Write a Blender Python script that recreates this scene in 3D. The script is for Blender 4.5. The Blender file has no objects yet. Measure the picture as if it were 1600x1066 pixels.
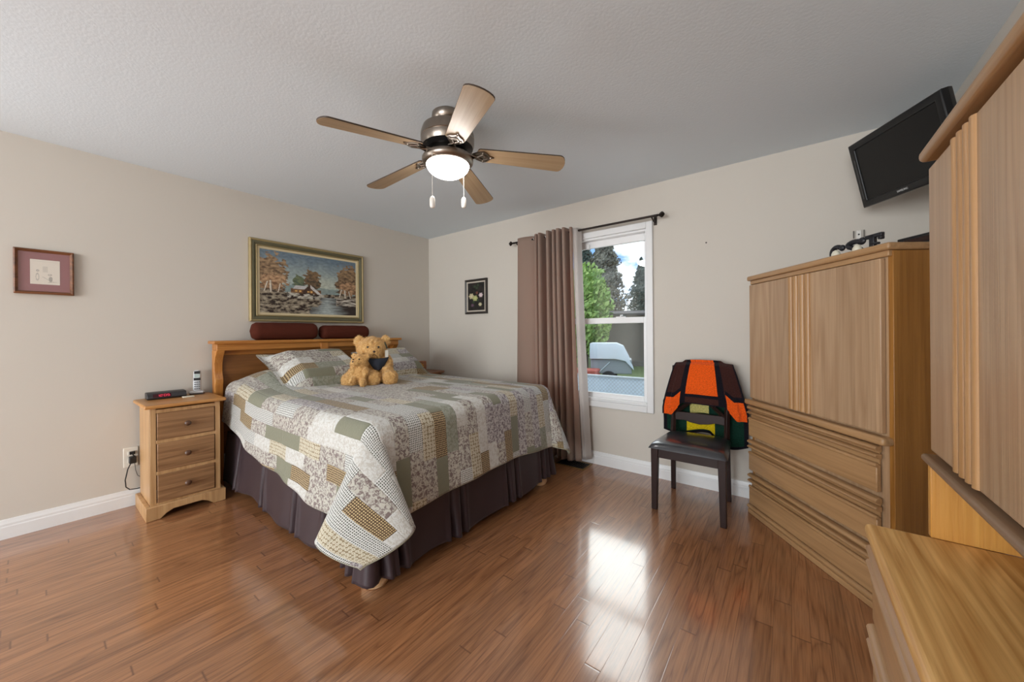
import bpy, bmesh, math, random
from mathutils import Vector, Matrix, noise as mnoise
random.seed(7)
PI = math.pi
S = bpy.context.scene
COL = S.collection

# ------------------------------------------------------------------ camera
cd = bpy.data.cameras.new('camera')
cam = bpy.data.objects.new('camera', cd); COL.objects.link(cam)
cd.sensor_width = 36.0; cd.lens = 36.0*571.04/1600.0
cd.shift_y = -(533-520.77)/1600.0
cd.clip_start = 0.02; cd.clip_end = 300
cam.matrix_world = (Matrix.Translation((3.744, -3.1365, 1.2045)) @ Matrix.Rotation(0.6510, 4, 'Z')
                    @ Matrix.Rotation(PI/2, 4, 'X') @ Matrix.Rotation(-0.0079, 4, 'Z'))
S.camera = cam
S.view_settings.view_transform = 'Standard'
S.view_settings.look = 'None'
S.view_settings.gamma = 1.0
S.view_settings.use_curve_mapping = False
S.view_settings.exposure = 0.28

# ------------------------------------------------------------------ node helpers
def srgb(r, g, b):
    f = lambda c: (c/255/12.92) if c/255 <= 0.04045 else ((c/255+0.055)/1.055)**2.4
    return (f(r), f(g), f(b), 1.0)

class NT:
    def __init__(s, tree): s.t = tree
    def n(s, typ, **kw):
        nd = s.t.nodes.new(typ)
        ins = kw.pop('i', {})
        for k, v in kw.items(): setattr(nd, k, v)
        for k, v in ins.items():
            sk = nd.inputs[k]
            if isinstance(v, bpy.types.NodeSocket): s.t.links.new(v, sk)
            else: sk.default_value = v
        return nd
    def m(s, op, a, b=0.0, c=None):
        i = {0: a, 1: b}
        if c is not None: i[2] = c
        return s.n('ShaderNodeMath', operation=op, i=i).outputs[0]
    def mix(s, f, a, b, blend='MIX'):
        nd = s.n('ShaderNodeMix', data_type='RGBA', blend_type=blend, i={0: f, 6: a, 7: b})
        return nd.outputs[2]
    def ramp(s, fac, stops, interp='LINEAR'):
        nd = s.n('ShaderNodeValToRGB', i={0: fac}); cr = nd.color_ramp; cr.interpolation = interp
        while len(cr.elements) > 1: cr.elements.remove(cr.elements[-1])
        for k, (p, c) in enumerate(stops):
            e = cr.elements[0] if k == 0 else cr.elements.new(p)
            e.position = p
            e.color = c if not isinstance(c, (int, float)) else (c, c, c, 1)
        return nd.outputs[0]
    def map(s, vec, scale=(1, 1, 1), loc=(0, 0, 0), rot=(0, 0, 0)):
        return s.n('ShaderNodeMapping', i={'Vector': vec, 'Scale': scale, 'Location': loc, 'Rotation': rot}).outputs[0]
    def sep(s, v): return s.n('ShaderNodeSeparateXYZ', i={0: v}).outputs
    def comb(s, x, y, z): return s.n('ShaderNodeCombineXYZ', i={0: x, 1: y, 2: z}).outputs[0]
    def noise(s, v, scale, detail=2.0, rough=0.5, dist=0.0):
        return s.n('ShaderNodeTexNoise', i={'Vector': v, 'Scale': scale, 'Detail': detail, 'Roughness': rough, 'Distortion': dist}).outputs[0]
    def white(s, v, dim='1D'):
        return s.n('ShaderNodeTexWhiteNoise', noise_dimensions=dim, i={('W' if dim == '1D' else 'Vector'): v})

MATS = {}
def base_mat(name):
    m = bpy.data.materials.new(name); m.use_nodes = True
    nt = m.node_tree; nt.nodes.clear(); N = NT(nt)
    out = N.n('ShaderNodeOutputMaterial'); b = N.n('ShaderNodeBsdfPrincipled')
    nt.links.new(b.outputs[0], out.inputs[0])
    MATS[name] = m
    return m, N, b, out

def plain(name, col, rough=0.5, metal=0.0, spec=0.5, bump=0.0, bscale=200, emit=None, estr=0.0, vary=0.0, vscale=6, coat=0.0, trans=0.0, sheen=0.0):
    if name in MATS: return MATS[name]
    m, N, b, out = base_mat(name)
    b.inputs['Base Color'].default_value = col
    b.inputs['Roughness'].default_value = rough
    b.inputs['Metallic'].default_value = metal
    b.inputs['Specular IOR Level'].default_value = spec
    b.inputs['Coat Weight'].default_value = coat
    b.inputs['Transmission Weight'].default_value = trans
    b.inputs['Sheen Weight'].default_value = sheen
    tc = N.n('ShaderNodeTexCoord').outputs['Object']
    if vary:
        f = N.noise(tc, vscale, 3)
        c2 = tuple(min(1, c*(1-vary)) for c in col[:3])+(1,)
        N.t.links.new(N.mix(f, c2, tuple(min(1, c*(1+vary)) for c in col[:3])+(1,)), b.inputs['Base Color'])
    if bump:
        h = N.noise(tc, bscale, 3)
        bp = N.n('ShaderNodeBump', i={'Height': h, 'Strength': bump, 'Distance': 0.004})
        N.t.links.new(bp.outputs[0], b.inputs['Normal'])
    if emit:
        b.inputs['Emission Color'].default_value = emit; b.inputs['Emission Strength'].default_value = estr
    return m

def wood(name, light, dark, axis='Z', board=0.0, baxis='X', rough=0.38, rings=7.0, scale=9.0, contrast=1.0, coat=0.0, squeeze=0.07):
    """timber: cathedral grain from the contour lines of a stretched noise, fine pores, optional glued-up boards"""
    if name in MATS: return MATS[name]
    m, N, b, out = base_mat(name)
    tc = N.n('ShaderNodeTexCoord').outputs['Object']
    sc = [1.0, 1.0, 1.0]; sc['XYZ'.index(axis)] = squeeze
    v = N.map(tc, scale=tuple(sc))
    tone = None
    if board:
        xyz = N.sep(tc)
        bi = N.m('FLOOR', N.m('DIVIDE', N.m('ADD', xyz['XYZ'.index(baxis)], 5.013), board))
        wn = N.white(bi)
        off = N.n('ShaderNodeVectorMath', operation='SCALE', i={0: wn.outputs[1], 'Scale': 9.0}).outputs[0]
        v = N.n('ShaderNodeVectorMath', operation='ADD', i={0: v, 1: off}).outputs[0]
        tone = wn.outputs[0]
    n1 = N.noise(v, scale, 1.5, 0.45, 0.25)
    bands = N.m('PINGPONG', N.m('MULTIPLY', n1, rings*2), 1.0)
    bands = N.ramp(bands, [(0.0, 0.0), (0.25, 0.25), (0.7, 0.75), (1.0, 1.0)])
    sp = [110.0, 110.0, 110.0]; sp['XYZ'.index(axis)] = 3.0
    pores = N.noise(N.map(tc, scale=tuple(sp)), 1.0, 2, 0.6)
    pores = N.ramp(pores, [(0.35, 0.0), (0.6, 1.0)])
    f = N.m('MULTIPLY', N.m('ADD', N.m('MULTIPLY', bands, 0.6), N.m('MULTIPLY', pores, 0.4)), contrast)
    f = N.m('ADD', f, (1-contrast)*0.5)
    c = N.mix(f, dark, light)
    if tone is not None:
        c = N.mix(1.0, c, N.ramp(tone, [(0, 0.90), (1, 1.07)]), 'MULTIPLY')
    N.t.links.new(c, b.inputs['Base Color'])
    b.inputs['Roughness'].default_value = rough
    b.inputs['Coat Weight'].default_value = coat
    b.inputs['Coat Roughness'].default_value = 0.25
    bp = N.n('ShaderNodeBump', i={'Height': pores, 'Strength': 0.12, 'Distance': 0.002})
    N.t.links.new(bp.outputs[0], b.inputs['Normal'])
    return m

def vcol_mat(name, rough=0.6, spec=0.4, bump=0.0, bscale=300, coat=0.0, sheen=0.0):
    if name in MATS: return MATS[name]
    m, N, b, out = base_mat(name)
    a = N.n('ShaderNodeAttribute', attribute_name='Col')
    N.t.links.new(a.outputs['Color'], b.inputs['Base Color'])
    b.inputs['Roughness'].default_value = rough; b.inputs['Specular IOR Level'].default_value = spec
    b.inputs['Coat Weight'].default_value = coat
    b.inputs['Sheen Weight'].default_value = sheen
    if bump:
        tc = N.n('ShaderNodeTexCoord').outputs['Object']
        bp = N.n('ShaderNodeBump', i={'Height': N.noise(tc, bscale, 3), 'Strength': bump, 'Distance': 0.006})
        N.t.links.new(bp.outputs[0], b.inputs['Normal'])
    return m

# ------------------------------------------------------------------ world: blue sky with cloud, whiter overhead, plus an added bright patch
W = bpy.data.worlds.new('sky'); S.world = W; W.use_nodes = True
W.node_tree.nodes.clear(); N = NT(W.node_tree)
wo = N.n('ShaderNodeOutputWorld')
d = N.n('ShaderNodeTexCoord').outputs['Generated']
z = N.sep(d)[2]
blue = N.ramp(z, [(0.0, srgb(190, 215, 245)), (0.12, srgb(140, 180, 240)), (0.3, srgb(120, 165, 235))])
cl = N.ramp(N.noise(N.map(d, scale=(1, 1, 2.2)), 5.5, 5, 0.6), [(0.47, 0.0), (0.58, 1.0)])
low = N.mix(cl, blue, (0.95, 0.96, 1.0, 1))
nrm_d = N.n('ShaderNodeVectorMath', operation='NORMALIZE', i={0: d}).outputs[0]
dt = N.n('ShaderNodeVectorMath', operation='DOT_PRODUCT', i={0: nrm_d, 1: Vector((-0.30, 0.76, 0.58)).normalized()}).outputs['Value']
patch = N.ramp(dt, [(0.948, 0.0), (0.985, 1.0)])      # bright sky patch added out of view for the window's floor reflection
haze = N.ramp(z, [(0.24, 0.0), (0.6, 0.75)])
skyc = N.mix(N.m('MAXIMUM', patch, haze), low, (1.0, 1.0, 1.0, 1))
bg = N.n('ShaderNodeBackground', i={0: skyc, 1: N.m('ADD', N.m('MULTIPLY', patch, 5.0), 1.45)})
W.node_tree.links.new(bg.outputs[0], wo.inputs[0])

# ------------------------------------------------------------------ lights: added area fills in the unseen part of the room
def area(name, loc, target, sx, sy, power, col=(1, 1, 1), spread=180):
    l = bpy.data.lights.new(name, 'AREA'); l.shape = 'RECTANGLE'; l.size = sx; l.size_y = sy
    l.energy = power; l.color = col; l.spread = math.radians(spread)
    o = bpy.data.objects.new(name, l); COL.objects.link(o)
    o.location = loc
    dirv = Vector(target)-Vector(loc)
    o.rotation_euler = dirv.to_track_quat('-Z', 'Y').to_euler()
    return o
area('rear_fill_light', (2.75, -8.15, 1.40), (2.4, 0, 1.5), 3.0, 2.0, 205, (0.91, 0.965, 1.0))  # added fill before the blank rear wall, lights the room evenly
area('left_fill_light', (0.03, -4.1, 1.15), (4.4, -3.2, 1.5), 1.1, 1.9, 34, (0.93, 0.97, 1.0))  # added unseen fill at the left wall, brightens the hutch and armoire fronts

# ------------------------------------------------------------------ mesh builder
class MB:
    def __init__(s): s.bm = bmesh.new()
    def box(s, x0, x1, y0, y1, z0, z1):
        vs = [s.bm.verts.new((x, y, z)) for x in (x0, x1) for y in (y0, y1) for z in (z0, z1)]
        for f in ((0, 1, 3, 2), (4, 6, 7, 5), (0, 4, 5, 1), (2, 3, 7, 6), (0, 2, 6, 4), (1, 5, 7, 3)):
            s.bm.faces.new([vs[i] for i in f])
        return s
    def ring_sweep(s, rings, cap=True, closed=False):
        R = [[s.bm.verts.new(p) for p in r] for r in rings]
        n = len(R[0])
        rng = range(len(R)) if closed else range(len(R)-1)
        for i in rng:
            a, b = R[i], R[(i+1) % len(R)]
            for j in range(n):
                k = (j+1) % n
                s.bm.faces.new((a[j], a[k], b[k], b[j]))
        if cap and not closed:
            s.bm.faces.new(list(reversed(R[0]))); s.bm.faces.new(R[-1])
        return s
    def tube(s, pts, r, seg=10, cap=True):
        pts = [Vector(p) for p in pts]; rings = []
        rs = r if isinstance(r, (list, tuple)) else [r]*len(pts)
        prev = None
        for i, p in enumerate(pts):
            t = (pts[min(i+1, len(pts)-1)]-pts[max(i-1, 0)]).normalized()
            if prev is None:
                ref = Vector((0, 0, 1)) if abs(t.z) < 0.9 else Vector((1, 0, 0))
                u = t.cross(ref).normalized()
            else:
                u = (prev - t*prev.dot(t)).normalized()
            prev = u; w = t.cross(u)
            rings.append([p+(u*math.cos(2*PI*j/seg)+w*math.sin(2*PI*j/seg))*rs[i] for j in range(seg)])
        return s.ring_sweep(rings, cap)
    def lathe(s, prof, c=(0, 0, 0), seg=32, axis='Z'):
        c = Vector(c); rings = []
        for r, h in prof:
            r = max(r, 1e-4)
            ring = []
            for j in range(seg):
                a = 2*PI*j/seg
                if axis == 'Z': q = Vector((r*math.cos(a), r*math.sin(a), h))
                elif axis == 'Y': q = Vector((r*math.sin(a), h, r*math.cos(a)))
                else: q = Vector((h, r*math.cos(a), r*math.sin(a)))
                ring.append(c+q)
            rings.append(ring)
        return s.ring_sweep(rings, True)
    def prism(s, pts, a, b, plane='XZ'):
        f = {'XZ': lambda p, t: (p[0], t, p[1]), 'YZ': lambda p, t: (t, p[0], p[1]), 'XY': lambda p, t: (p[0], p[1], t)}[plane]
        A = [s.bm.verts.new(f(p, a)) for p in pts]; B = [s.bm.verts.new(f(p, b)) for p in pts]
        n = len(pts)
        for i in range(n):
            j = (i+1) % n
            s.bm.faces.new((A[i], A[j], B[j], B[i]))
        s.bm.faces.new(list(reversed(A))); s.bm.faces.new(B)
        return s
    def ell(s, c, r, rot=None, seg=20):
        mt = Matrix.Translation(c) @ (rot.to_4x4() if rot else Matrix.Identity(4)) @ Matrix.Diagonal((r[0], r[1], r[2], 1))
        bmesh.ops.create_uvsphere(s.bm, u_segments=seg, v_segments=max(8, seg*2//3), radius=1.0, matrix=mt)
        return s
    def grid(s, fn, nu, nv, uv=None, col=None):
        bm = s.bm
        V = [[bm.verts.new(fn(i/nu, j/nv)) for j in range(nv+1)] for i in range(nu+1)]
        ul = bm.loops.layers.uv.verify() if uv else None
        cl = (bm.loops.layers.float_color.get('Col') or bm.loops.layers.float_color.new('Col')) if col else None
        for i in range(nu):
            for j in range(nv):
                f = bm.faces.new((V[i][j], V[i+1][j], V[i+1][j+1], V[i][j+1]))
                for lp, (a, b) in zip(f.loops, ((i, j), (i+1, j), (i+1, j+1), (i, j+1))):
                    if ul: lp[ul].uv = uv(a/nu, b/nv)
                    if cl: lp[cl] = col((i+0.5)/nu, (j+0.5)/nv)
        return s
    def build(s, name, mat=None, parent=None, smooth=False, bev=0.0, seg=2, sharp=40, solid=0.0, sub=0, soff=0.0):
        bmesh.ops.recalc_face_normals(s.bm, faces=s.bm.faces[:])
        me = bpy.data.meshes.new(name); s.bm.to_mesh(me); s.bm.free()
        if mat: me.materials.append(mat)
        if smooth or bev:
            for p in me.polygons: p.use_smooth = True
            me.set_sharp_from_angle(angle=math.radians(sharp))
        o = bpy.data.objects.new(name, me); COL.objects.link(o)
        if parent: o.parent = parent
        if solid:
            md = o.modifiers.new('solid', 'SOLIDIFY'); md.thickness = solid; md.offset = soff
        if sub:
            md = o.modifiers.new('sub', 'SUBSURF'); md.levels = sub; md.render_levels = sub
        if bev:
            md = o.modifiers.new('bevel', 'BEVEL'); md.width = bev; md.segments = seg; md.limit_method = 'ANGLE'
            md.angle_limit = math.radians(35)
        return o

def B(*a): return MB().box(*a)
def rod(p0, p1, r, seg=12): return MB().tube([p0, p1], r, seg)

def tag(o, label, cat=None, group=None, kind=None):
    o['label'] = label
    if cat: o['category'] = cat
    if group: o['group'] = group
    if kind: o['kind'] = kind
    return o
def thing(name, label, cat, loc=(0, 0, 0), rotz=0.0, group=None):
    o = bpy.data.objects.new(name, None); COL.objects.link(o)
    o.location = loc; o.rotation_euler = (0, 0, rotz); o.empty_display_size = 0.1
    return tag(o, label, cat, group)
def struct(o, label=None, cat=None):
    o['kind'] = 'structure'
    if label: o['label'] = label
    if cat: o['category'] = cat
    return o
def text_mesh(txt, size, extrude):
    cu = bpy.data.curves.new('lettering', 'FONT'); cu.body = txt; cu.size = size; cu.extrude = extrude
    cu.align_x = 'CENTER'; cu.align_y = 'CENTER'
    ob = bpy.data.objects.new('lettering', cu); COL.objects.link(ob)
    bpy.context.view_layer.update()
    me = bpy.data.meshes.new_from_object(ob.evaluated_get(bpy.context.evaluated_depsgraph_get()))
    bpy.data.objects.remove(ob)
    return me

# ------------------------------------------------------------------ shared materials
WHITE_TRIM = plain('white_trim_paint', srgb(232, 232, 232), 0.35)
BLACK_PLASTIC = plain('black_plastic', (0.012, 0.012, 0.013, 1), 0.38)
OAK_L, OAK_D = srgb(194, 162, 128), srgb(156, 120, 86)
OAKV = wood('oak_vertical_grain', OAK_L, OAK_D, 'Z', 0.095, 'X', scale=10, rings=6, rough=0.36, contrast=0.6)
OAKH = wood('oak_horizontal_grain', srgb(188, 148, 104), srgb(150, 112, 74), 'X', 0, scale=14, rings=4, rough=0.32, contrast=0.55)
OAKS = wood('oak_side_veneer', srgb(176, 122, 56), srgb(146, 96, 38), 'Z', 0.13, 'Y', scale=6, rings=5, rough=0.36)
OAKT = wood('oak_top_veneer', srgb(240, 194, 124), srgb(188, 134, 70), 'X', 0.26, 'Y', scale=4.5, rings=13, rough=0.3, contrast=1.0, squeeze=0.15)
BEADW = wood('golden_oak_beading', srgb(190, 148, 102), srgb(154, 112, 68), 'Z', 0, scale=12, rings=4, rough=0.34, contrast=0.6)
PINEH = wood('pine_drawer_wood', srgb(166, 126, 88), srgb(120, 84, 54), 'Y', 0, scale=12, rings=6, rough=0.4, contrast=0.9)
PINEV = wood('pine_carcass_wood', srgb(200, 160, 114), srgb(172, 130, 86), 'Z', 0, scale=9, rings=5, rough=0.38)
PINET = wood('pine_top_wood', srgb(204, 150, 88), srgb(172, 114, 58), 'Y', 0.11, 'X', scale=8, rings=5, rough=0.34)
HEADV = wood('honey_maple_vertical', srgb(206, 142, 70), srgb(170, 104, 42), 'Z', 0, scale=8, rings=4, rough=0.36)
HEADH = wood('honey_maple_horizontal', srgb(198, 136, 66), srgb(156, 94, 38), 'Y', 0, scale=8, rings=4, rough=0.36)
HEADP = wood('headboard_panel_wood', srgb(140, 92, 48), srgb(112, 70, 34), 'Y', 0, scale=9, rings=4, rough=0.42)

# ------------------------------------------------------------------ room shell
RX, RY, RH = 4.44, -8.3, 2.44
def floor_mat():
    m, N, b, out = base_mat('oak_strip_floor')
    tc = N.n('ShaderNodeTexCoord').outputs['Object']
    x, y, _ = N.sep(tc)[:3]
    w = 0.060
    xs = N.m('DIVIDE', N.m('ADD', x, 1.0), w); xi = N.m('FLOOR', xs); xf = N.m('FRACT', xs)
    r1 = N.white(xi).outputs[0]
    ys = N.m('ADD', N.m('DIVIDE', y, 1.15), N.m('MULTIPLY', r1, 7.3)); yi = N.m('FLOOR', ys); yf = N.m('FRACT', ys)
    wn = N.white(N.comb(xi, yi, 0.0), '3D')
    off = N.n('ShaderNodeVectorMath', operation='SCALE', i={0: wn.outputs[1], 'Scale': 13.0}).outputs[0]
    v = N.n('ShaderNodeVectorMath', operation='ADD', i={0: N.map(tc, scale=(1, 0.085, 1)), 1: off}).outputs[0]
    g = N.noise(v, 13.0, 1.5, 0.45, 0.3)
    bands = N.m('PINGPONG', N.m('MULTIPLY', g, 15.0), 1.0)
    bands = N.ramp(bands, [(0.0, 0.0), (0.22, 0.45), (0.6, 0.85), (1, 1)])
    pores = N.ramp(N.noise(N.map(tc, scale=(150, 5, 1)), 1.0, 2, 0.6), [(0.36, 0.0), (0.58, 1.0)])
    f = N.m('ADD', N.m('MULTIPLY', bands, 0.55), N.m('MULTIPLY', pores, 0.45))
    c = N.mix(f, srgb(118, 74, 46), srgb(170, 118, 79))
    c = N.mix(1.0, c, N.ramp(wn.outputs[0], [(0, (0.80, 0.77, 0.74, 1)), (0.3, (0.95, 0.94, 0.93, 1)), (1, (1.10, 1.09, 1.07, 1))]), 'MULTIPLY')
    ex = N.m('MINIMUM', xf, N.m('SUBTRACT', 1.0, xf)); ey = N.m('MINIMUM', yf, N.m('SUBTRACT', 1.0, yf))
    gx = N.ramp(ex, [(0.0, 0.0), (0.022, 1.0)]); gy = N.ramp(ey, [(0.0, 0.0), (0.0015, 1.0)])
    gap = N.m('MULTIPLY', gx, gy)
    c = N.mix(N.m('SUBTRACT', 1.0, gap), c, srgb(104, 64, 40))
    N.t.links.new(c, b.inputs['Base Color'])
    b.inputs['Roughness'].default_value = 0.30
    b.inputs['IOR'].default_value = 1.5
    b.inputs['Coat Weight'].default_value = 0.85
    b.inputs['Coat IOR'].default_value = 1.75
    wav = N.noise(N.map(tc, scale=(9, 2, 1)), 1.0, 2)
    N.t.links.new(N.ramp(N.noise(tc, 5.0, 3), [(0.3, 0.09), (0.7, 0.15)]), b.inputs['Coat Roughness'])
    bp = N.n('ShaderNodeBump', i={'Height': N.m('ADD', gap, N.m('MULTIPLY', wav, 0.5)), 'Strength': 0.07, 'Distance': 0.004})
    N.t.links.new(bp.outputs[0], b.inputs['Normal'])
    N.t.links.new(bp.outputs[0], b.inputs['Coat Normal'])
    return m
WALL = plain('beige_wall_paint', srgb(208, 201, 191), 0.75, spec=0.25, bump=0.05, bscale=260)
CEIL = plain('grey_textured_ceiling', srgb(228, 237, 244), 0.85, spec=0.2, bump=0.22, bscale=75)
struct(B(-0.15, RX+0.15, RY-0.15, 0.15, -0.12, 0.0).build('floor', floor_mat()), 'glossy reddish oak strip floor', None)
struct(B(-0.15, RX+0.15, RY-0.15, 0.15, RH, RH+0.12).build('ceiling', CEIL), 'light grey textured ceiling')
struct(B(-0.15, 0, RY-0.15, 0.15, 0, RH).build('wall_left', WALL), 'beige wall behind the bed')
struct(B(RX, RX+0.15, RY-0.15, 0.15, 0, RH).build('wall_right', WALL), 'beige wall behind the oak hutch')
struct(B(0, RX, RY-0.15, RY, 0, RH).build('wall_front', WALL))
WX0, WX1, WZ0, WZ1 = 1.62, 2.79, 0.58, 2.075        # window opening
wb = MB()
wb.box(0, WX0, 0, 0.15, 0, RH); wb.box(WX1, RX, 0, 0.15, 0, RH)
wb.box(WX0, WX1, 0, 0.15, 0, WZ0); wb.box(WX0, WX1, 0, 0.15, WZ1, RH)
struct(wb.build('wall_back', WALL), 'beige wall with the window')

def baseboard(name, p0, p1, nrm):
    prof = [(0, 0), (0.016, 0), (0.016, 0.070), (0.013, 0.076), (0.013, 0.088), (0.009, 0.100), (0.006, 0.112), (0, 0.114)]
    m = MB(); p0, p1, nrm = Vector(p0), Vector(p1), Vector(nrm)
    m.ring_sweep([[p+nrm*a+Vector((0, 0, h)) for a, h in prof] for p in (p0, p1)])
    return struct(m.build(name, WHITE_TRIM), 'white moulded baseboard')
baseboard('baseboard_left', (0, RY, 0), (0, 0, 0), (1, 0, 0))
baseboard('baseboard_back', (0, 0, 0), (RX, 0, 0), (0, -1, 0))
baseboard('baseboard_right', (RX, RY, 0), (RX, 0, 0), (-1, 0, 0))

# ------------------------------------------------------------------ window
win = thing('window_1', 'white double hung window with white casing', None, (0, 0, 0)); win['kind'] = 'structure'
def framebox(x0, x1, z0, z1, t, y0, y1, tt=None, tb=None):
    m = MB(); tt = tt or t; tb = tb or t
    m.box(x0, x0+t, y0, y1, z0, z1); m.box(x1-t, x1, y0, y1, z0, z1)
    m.box(x0+t, x1-t, y0, y1, z1-tt, z1); m.box(x0+t, x1-t, y0, y1, z0, z0+tb)
    return m
VINYL = plain('white_vinyl', srgb(240, 240, 240), 0.3)
framebox(WX0-0.055, WX1+0.05, WZ0-0.055, WZ1+0.055, 0.055, -0.022, 0.0).build('casing', WHITE_TRIM, win, bev=0.006)
framebox(WX0-0.004, WX1+0.004, WZ0-0.004, WZ1+0.004, 0.02, 0.0, 0.14).build('window_frame', VINYL, win, bev=0.002)
framebox(WX0+0.016, WX1-0.012, 1.285, WZ1-0.016, 0.03, 0.06, 0.09, tt=0.062, tb=0.05).build('upper_sash', VINYL, win, bev=0.004)
framebox(WX0+0.016, WX1-0.008, WZ0+0.016, 1.337, 0.036, 0.03, 0.06, tt=0.052, tb=0.055).build('lower_sash', VINYL, win, bev=0.004)
B(WX0+0.01, WX1-0.01, -0.012, 0.045, WZ0+0.012, WZ0+0.03).build('sill', VINYL, win, bev=0.005)
lk = MB(); lk.box(2.50, 2.58, 0.034, 0.06, 1.337, 1.345); lk.tube([(2.54, 0.045, 1.345), (2.54, 0.045, 1.355), (2.56, 0.04, 1.356)], 0.006)
lk.build('sash_lock', VINYL, win, True)
for bx in (2.235, 2.755):
    B(bx-0.012, bx+0.012, 0.02, 0.058, 1.985, 2.03).build('blind_bracket', VINYL, win, bev=0.003)
def glass_mat(name='window_glass', tint=(0.93, 0.96, 0.95, 1)):
    m, N, b, out = base_mat(name)
    tr = N.n('ShaderNodeBsdfTransparent', i={0: tint})
    gl = N.n('ShaderNodeBsdfGlossy', i={0: (1, 1, 1, 1), 'Roughness': 0.0})
    bf = N.n('ShaderNodeNewGeometry').outputs['Backfacing']
    fr = N.n('ShaderNodeFresnel', i={'IOR': N.m('ADD', 1.5, N.m('MULTIPLY', bf, 1/1.5-1.5))})
    mx = N.n('ShaderNodeMixShader', i={0: fr.outputs[0], 1: tr.outputs[0], 2: gl.outputs[0]})
    N.t.links.new(mx.outputs[0], out.inputs[0])
    return m
GLASS = glass_mat()
B(WX0+0.04, WX1-0.03, 0.073, 0.077, 1.33, 2.02).build('upper_pane', GLASS, win)
B(WX0+0.04, WX1-0.03, 0.043, 0.047, 0.63, 1.30).build('lower_pane', GLASS, win)

# ------------------------------------------------------------------ curtain and rod
ROD_Y, ROD_Z = -0.10, 2.14
cr = thing('curtain_rod', 'dark bronze curtain rod with square finials above the window', 'curtain rod', (0, 0, 0))
BRONZE = plain('dark_bronze', (0.035, 0.026, 0.022, 1), 0.42, metal=0.8)
rod((1.46, ROD_Y, ROD_Z), (2.90, ROD_Y, ROD_Z), 0.0095).build('rod', BRONZE, cr, True)
for sx, x in ((-1, 1.462), (1, 2.898)):
    f = MB(); f.lathe([(0.010, 0), (0.014, 0.004), (0.008, 0.012), (0.012, 0.018), (0.024, 0.034), (0.026, 0.042), (0.018, 0.052), (0.006, 0.060)] if sx > 0 else
                      [(0.006, -0.060), (0.018, -0.052), (0.026, -0.042), (0.024, -0.034), (0.012, -0.018), (0.008, -0.012), (0.014, -0.004), (0.010, 0)],
                      (x, ROD_Y, ROD_Z), 4, 'X')
    f.build('finial', BRONZE, cr, bev=0.003)
for x in (1.50, 2.86):
    k = MB(); k.box(x-0.012, x+0.012, -0.008, 0.0, ROD_Z-0.05, ROD_Z+0.02)
    k.tube([(x, -0.004, ROD_Z-0.025), (x, -0.06, ROD_Z-0.028), (x, ROD_Y, ROD_Z-0.012)], 0.006, 8)
    k.build('bracket', BRONZE, cr, True)

def cloth_translucent(name, col, tcol, fac, weave=220.0, streak=0.0):
    m, N, b, out = base_mat(name)
    uv = N.n('ShaderNodeTexCoord').outputs['UV']
    h = N.noise(N.map(uv, scale=(weave*0.25, weave, 1)), 4.0, 3, 0.6)
    c = N.mix(h, tuple(x*0.82 for x in col[:3])+(1,), tuple(min(1, x*1.15) for x in col[:3])+(1,))
    N.t.links.new(c, b.inputs['Base Color']); b.inputs['Roughness'].default_value = 0.75; b.inputs['Sheen Weight'].default_value = 0.25
    tl = N.n('ShaderNodeBsdfTranslucent', i={0: tcol})
    mx = N.n('ShaderNodeMixShader', i={0: fac, 1: b.outputs[0], 2: tl.outputs[0]})
    bp = N.n('ShaderNodeBump', i={'Height': h, 'Strength': 0.15, 'Distance': 0.002})
    N.t.links.new(bp.outputs[0], b.inputs['Normal'])
    N.t.links.new(mx.outputs[0], out.inputs[0])
    return m
CURT = cloth_translucent('taupe_curtain_cloth', srgb(158, 143, 130), srgb(246, 176, 140), 0.34)
cu = thing('curtain', 'taupe grommet curtain bunched at the left of the window', 'curtain', (0, 0, 0))
# top profile (x, y) of the cloth and bottom profile: one wide flat fold, then tight folds
ctop = [(1.520, -0.070), (1.530, -0.120), (1.60, -0.128), (1.68, -0.112), (1.735, -0.085)]
cbot = [(1.475, -0.055), (1.490, -0.105), (1.585, -0.125), (1.68, -0.115), (1.735, -0.09)]
nf = 6
for k in range(nf):
    g = 0 if k < 2 else 1                      # two bunches with a dark recess between them
    x0 = 1.745+k*0.056+g*0.045; xb = 1.75+k*0.064+g*0.050; yo = -0.022*g; d_ = (0.012, -0.008, 0.0, 0.010, -0.006, 0.004)[k]
    if k == 2:
        ctop += [(x0-0.034, -0.030), (x0-0.012, -0.030)]; cbot += [(xb-0.038, -0.035), (xb-0.014, -0.035)]
    ctop += [(x0+0.004, -0.150+yo+d_), (x0+0.018, -0.165+yo+d_), (x0+0.033, -0.150+yo), (x0+0.039, -0.070), (x0+0.049, -0.062)]
    cbot += [(xb+0.004, -0.155+yo+d_), (xb+0.022, -0.178+yo+d_), (xb+0.042, -0.155+yo), (xb+0.047, -0.070), (xb+0.057, -0.062)]
ctop += [(2.135, -0.14), (2.150, -0.15), (2.162, -0.135)]
cbot += [(2.190, -0.15), (2.215, -0.16), (2.235, -0.14)]
def catmull(P, t):
    n = len(P)-1; f = t*n; i = min(int(f), n-1); f -= i
    p = [Vector(P[min(max(i+k, 0), n)]+(0,)) for k in (-1, 0, 1, 2)]
    return 0.5*((2*p[1])+(-p[0]+p[2])*f+(2*p[0]-5*p[1]+4*p[2]-p[3])*f*f+(-p[0]+3*p[1]-3*p[2]+p[3])*f**3)
def curtain_fn(u, v):
    a, b = catmull(ctop, u), catmull(cbot, u)
    k = v**1.3
    w = 0.006*math.sin(u*60+v*5)*k*(1 if u > 0.15 else 0.3)
    zt = ROD_Z+0.032; zb = 0.045
    return (a.x+(b.x-a.x)*k+w, a.y+(b.y-a.y)*k+w*0.5, zt+(zb-zt)*v)
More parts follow.
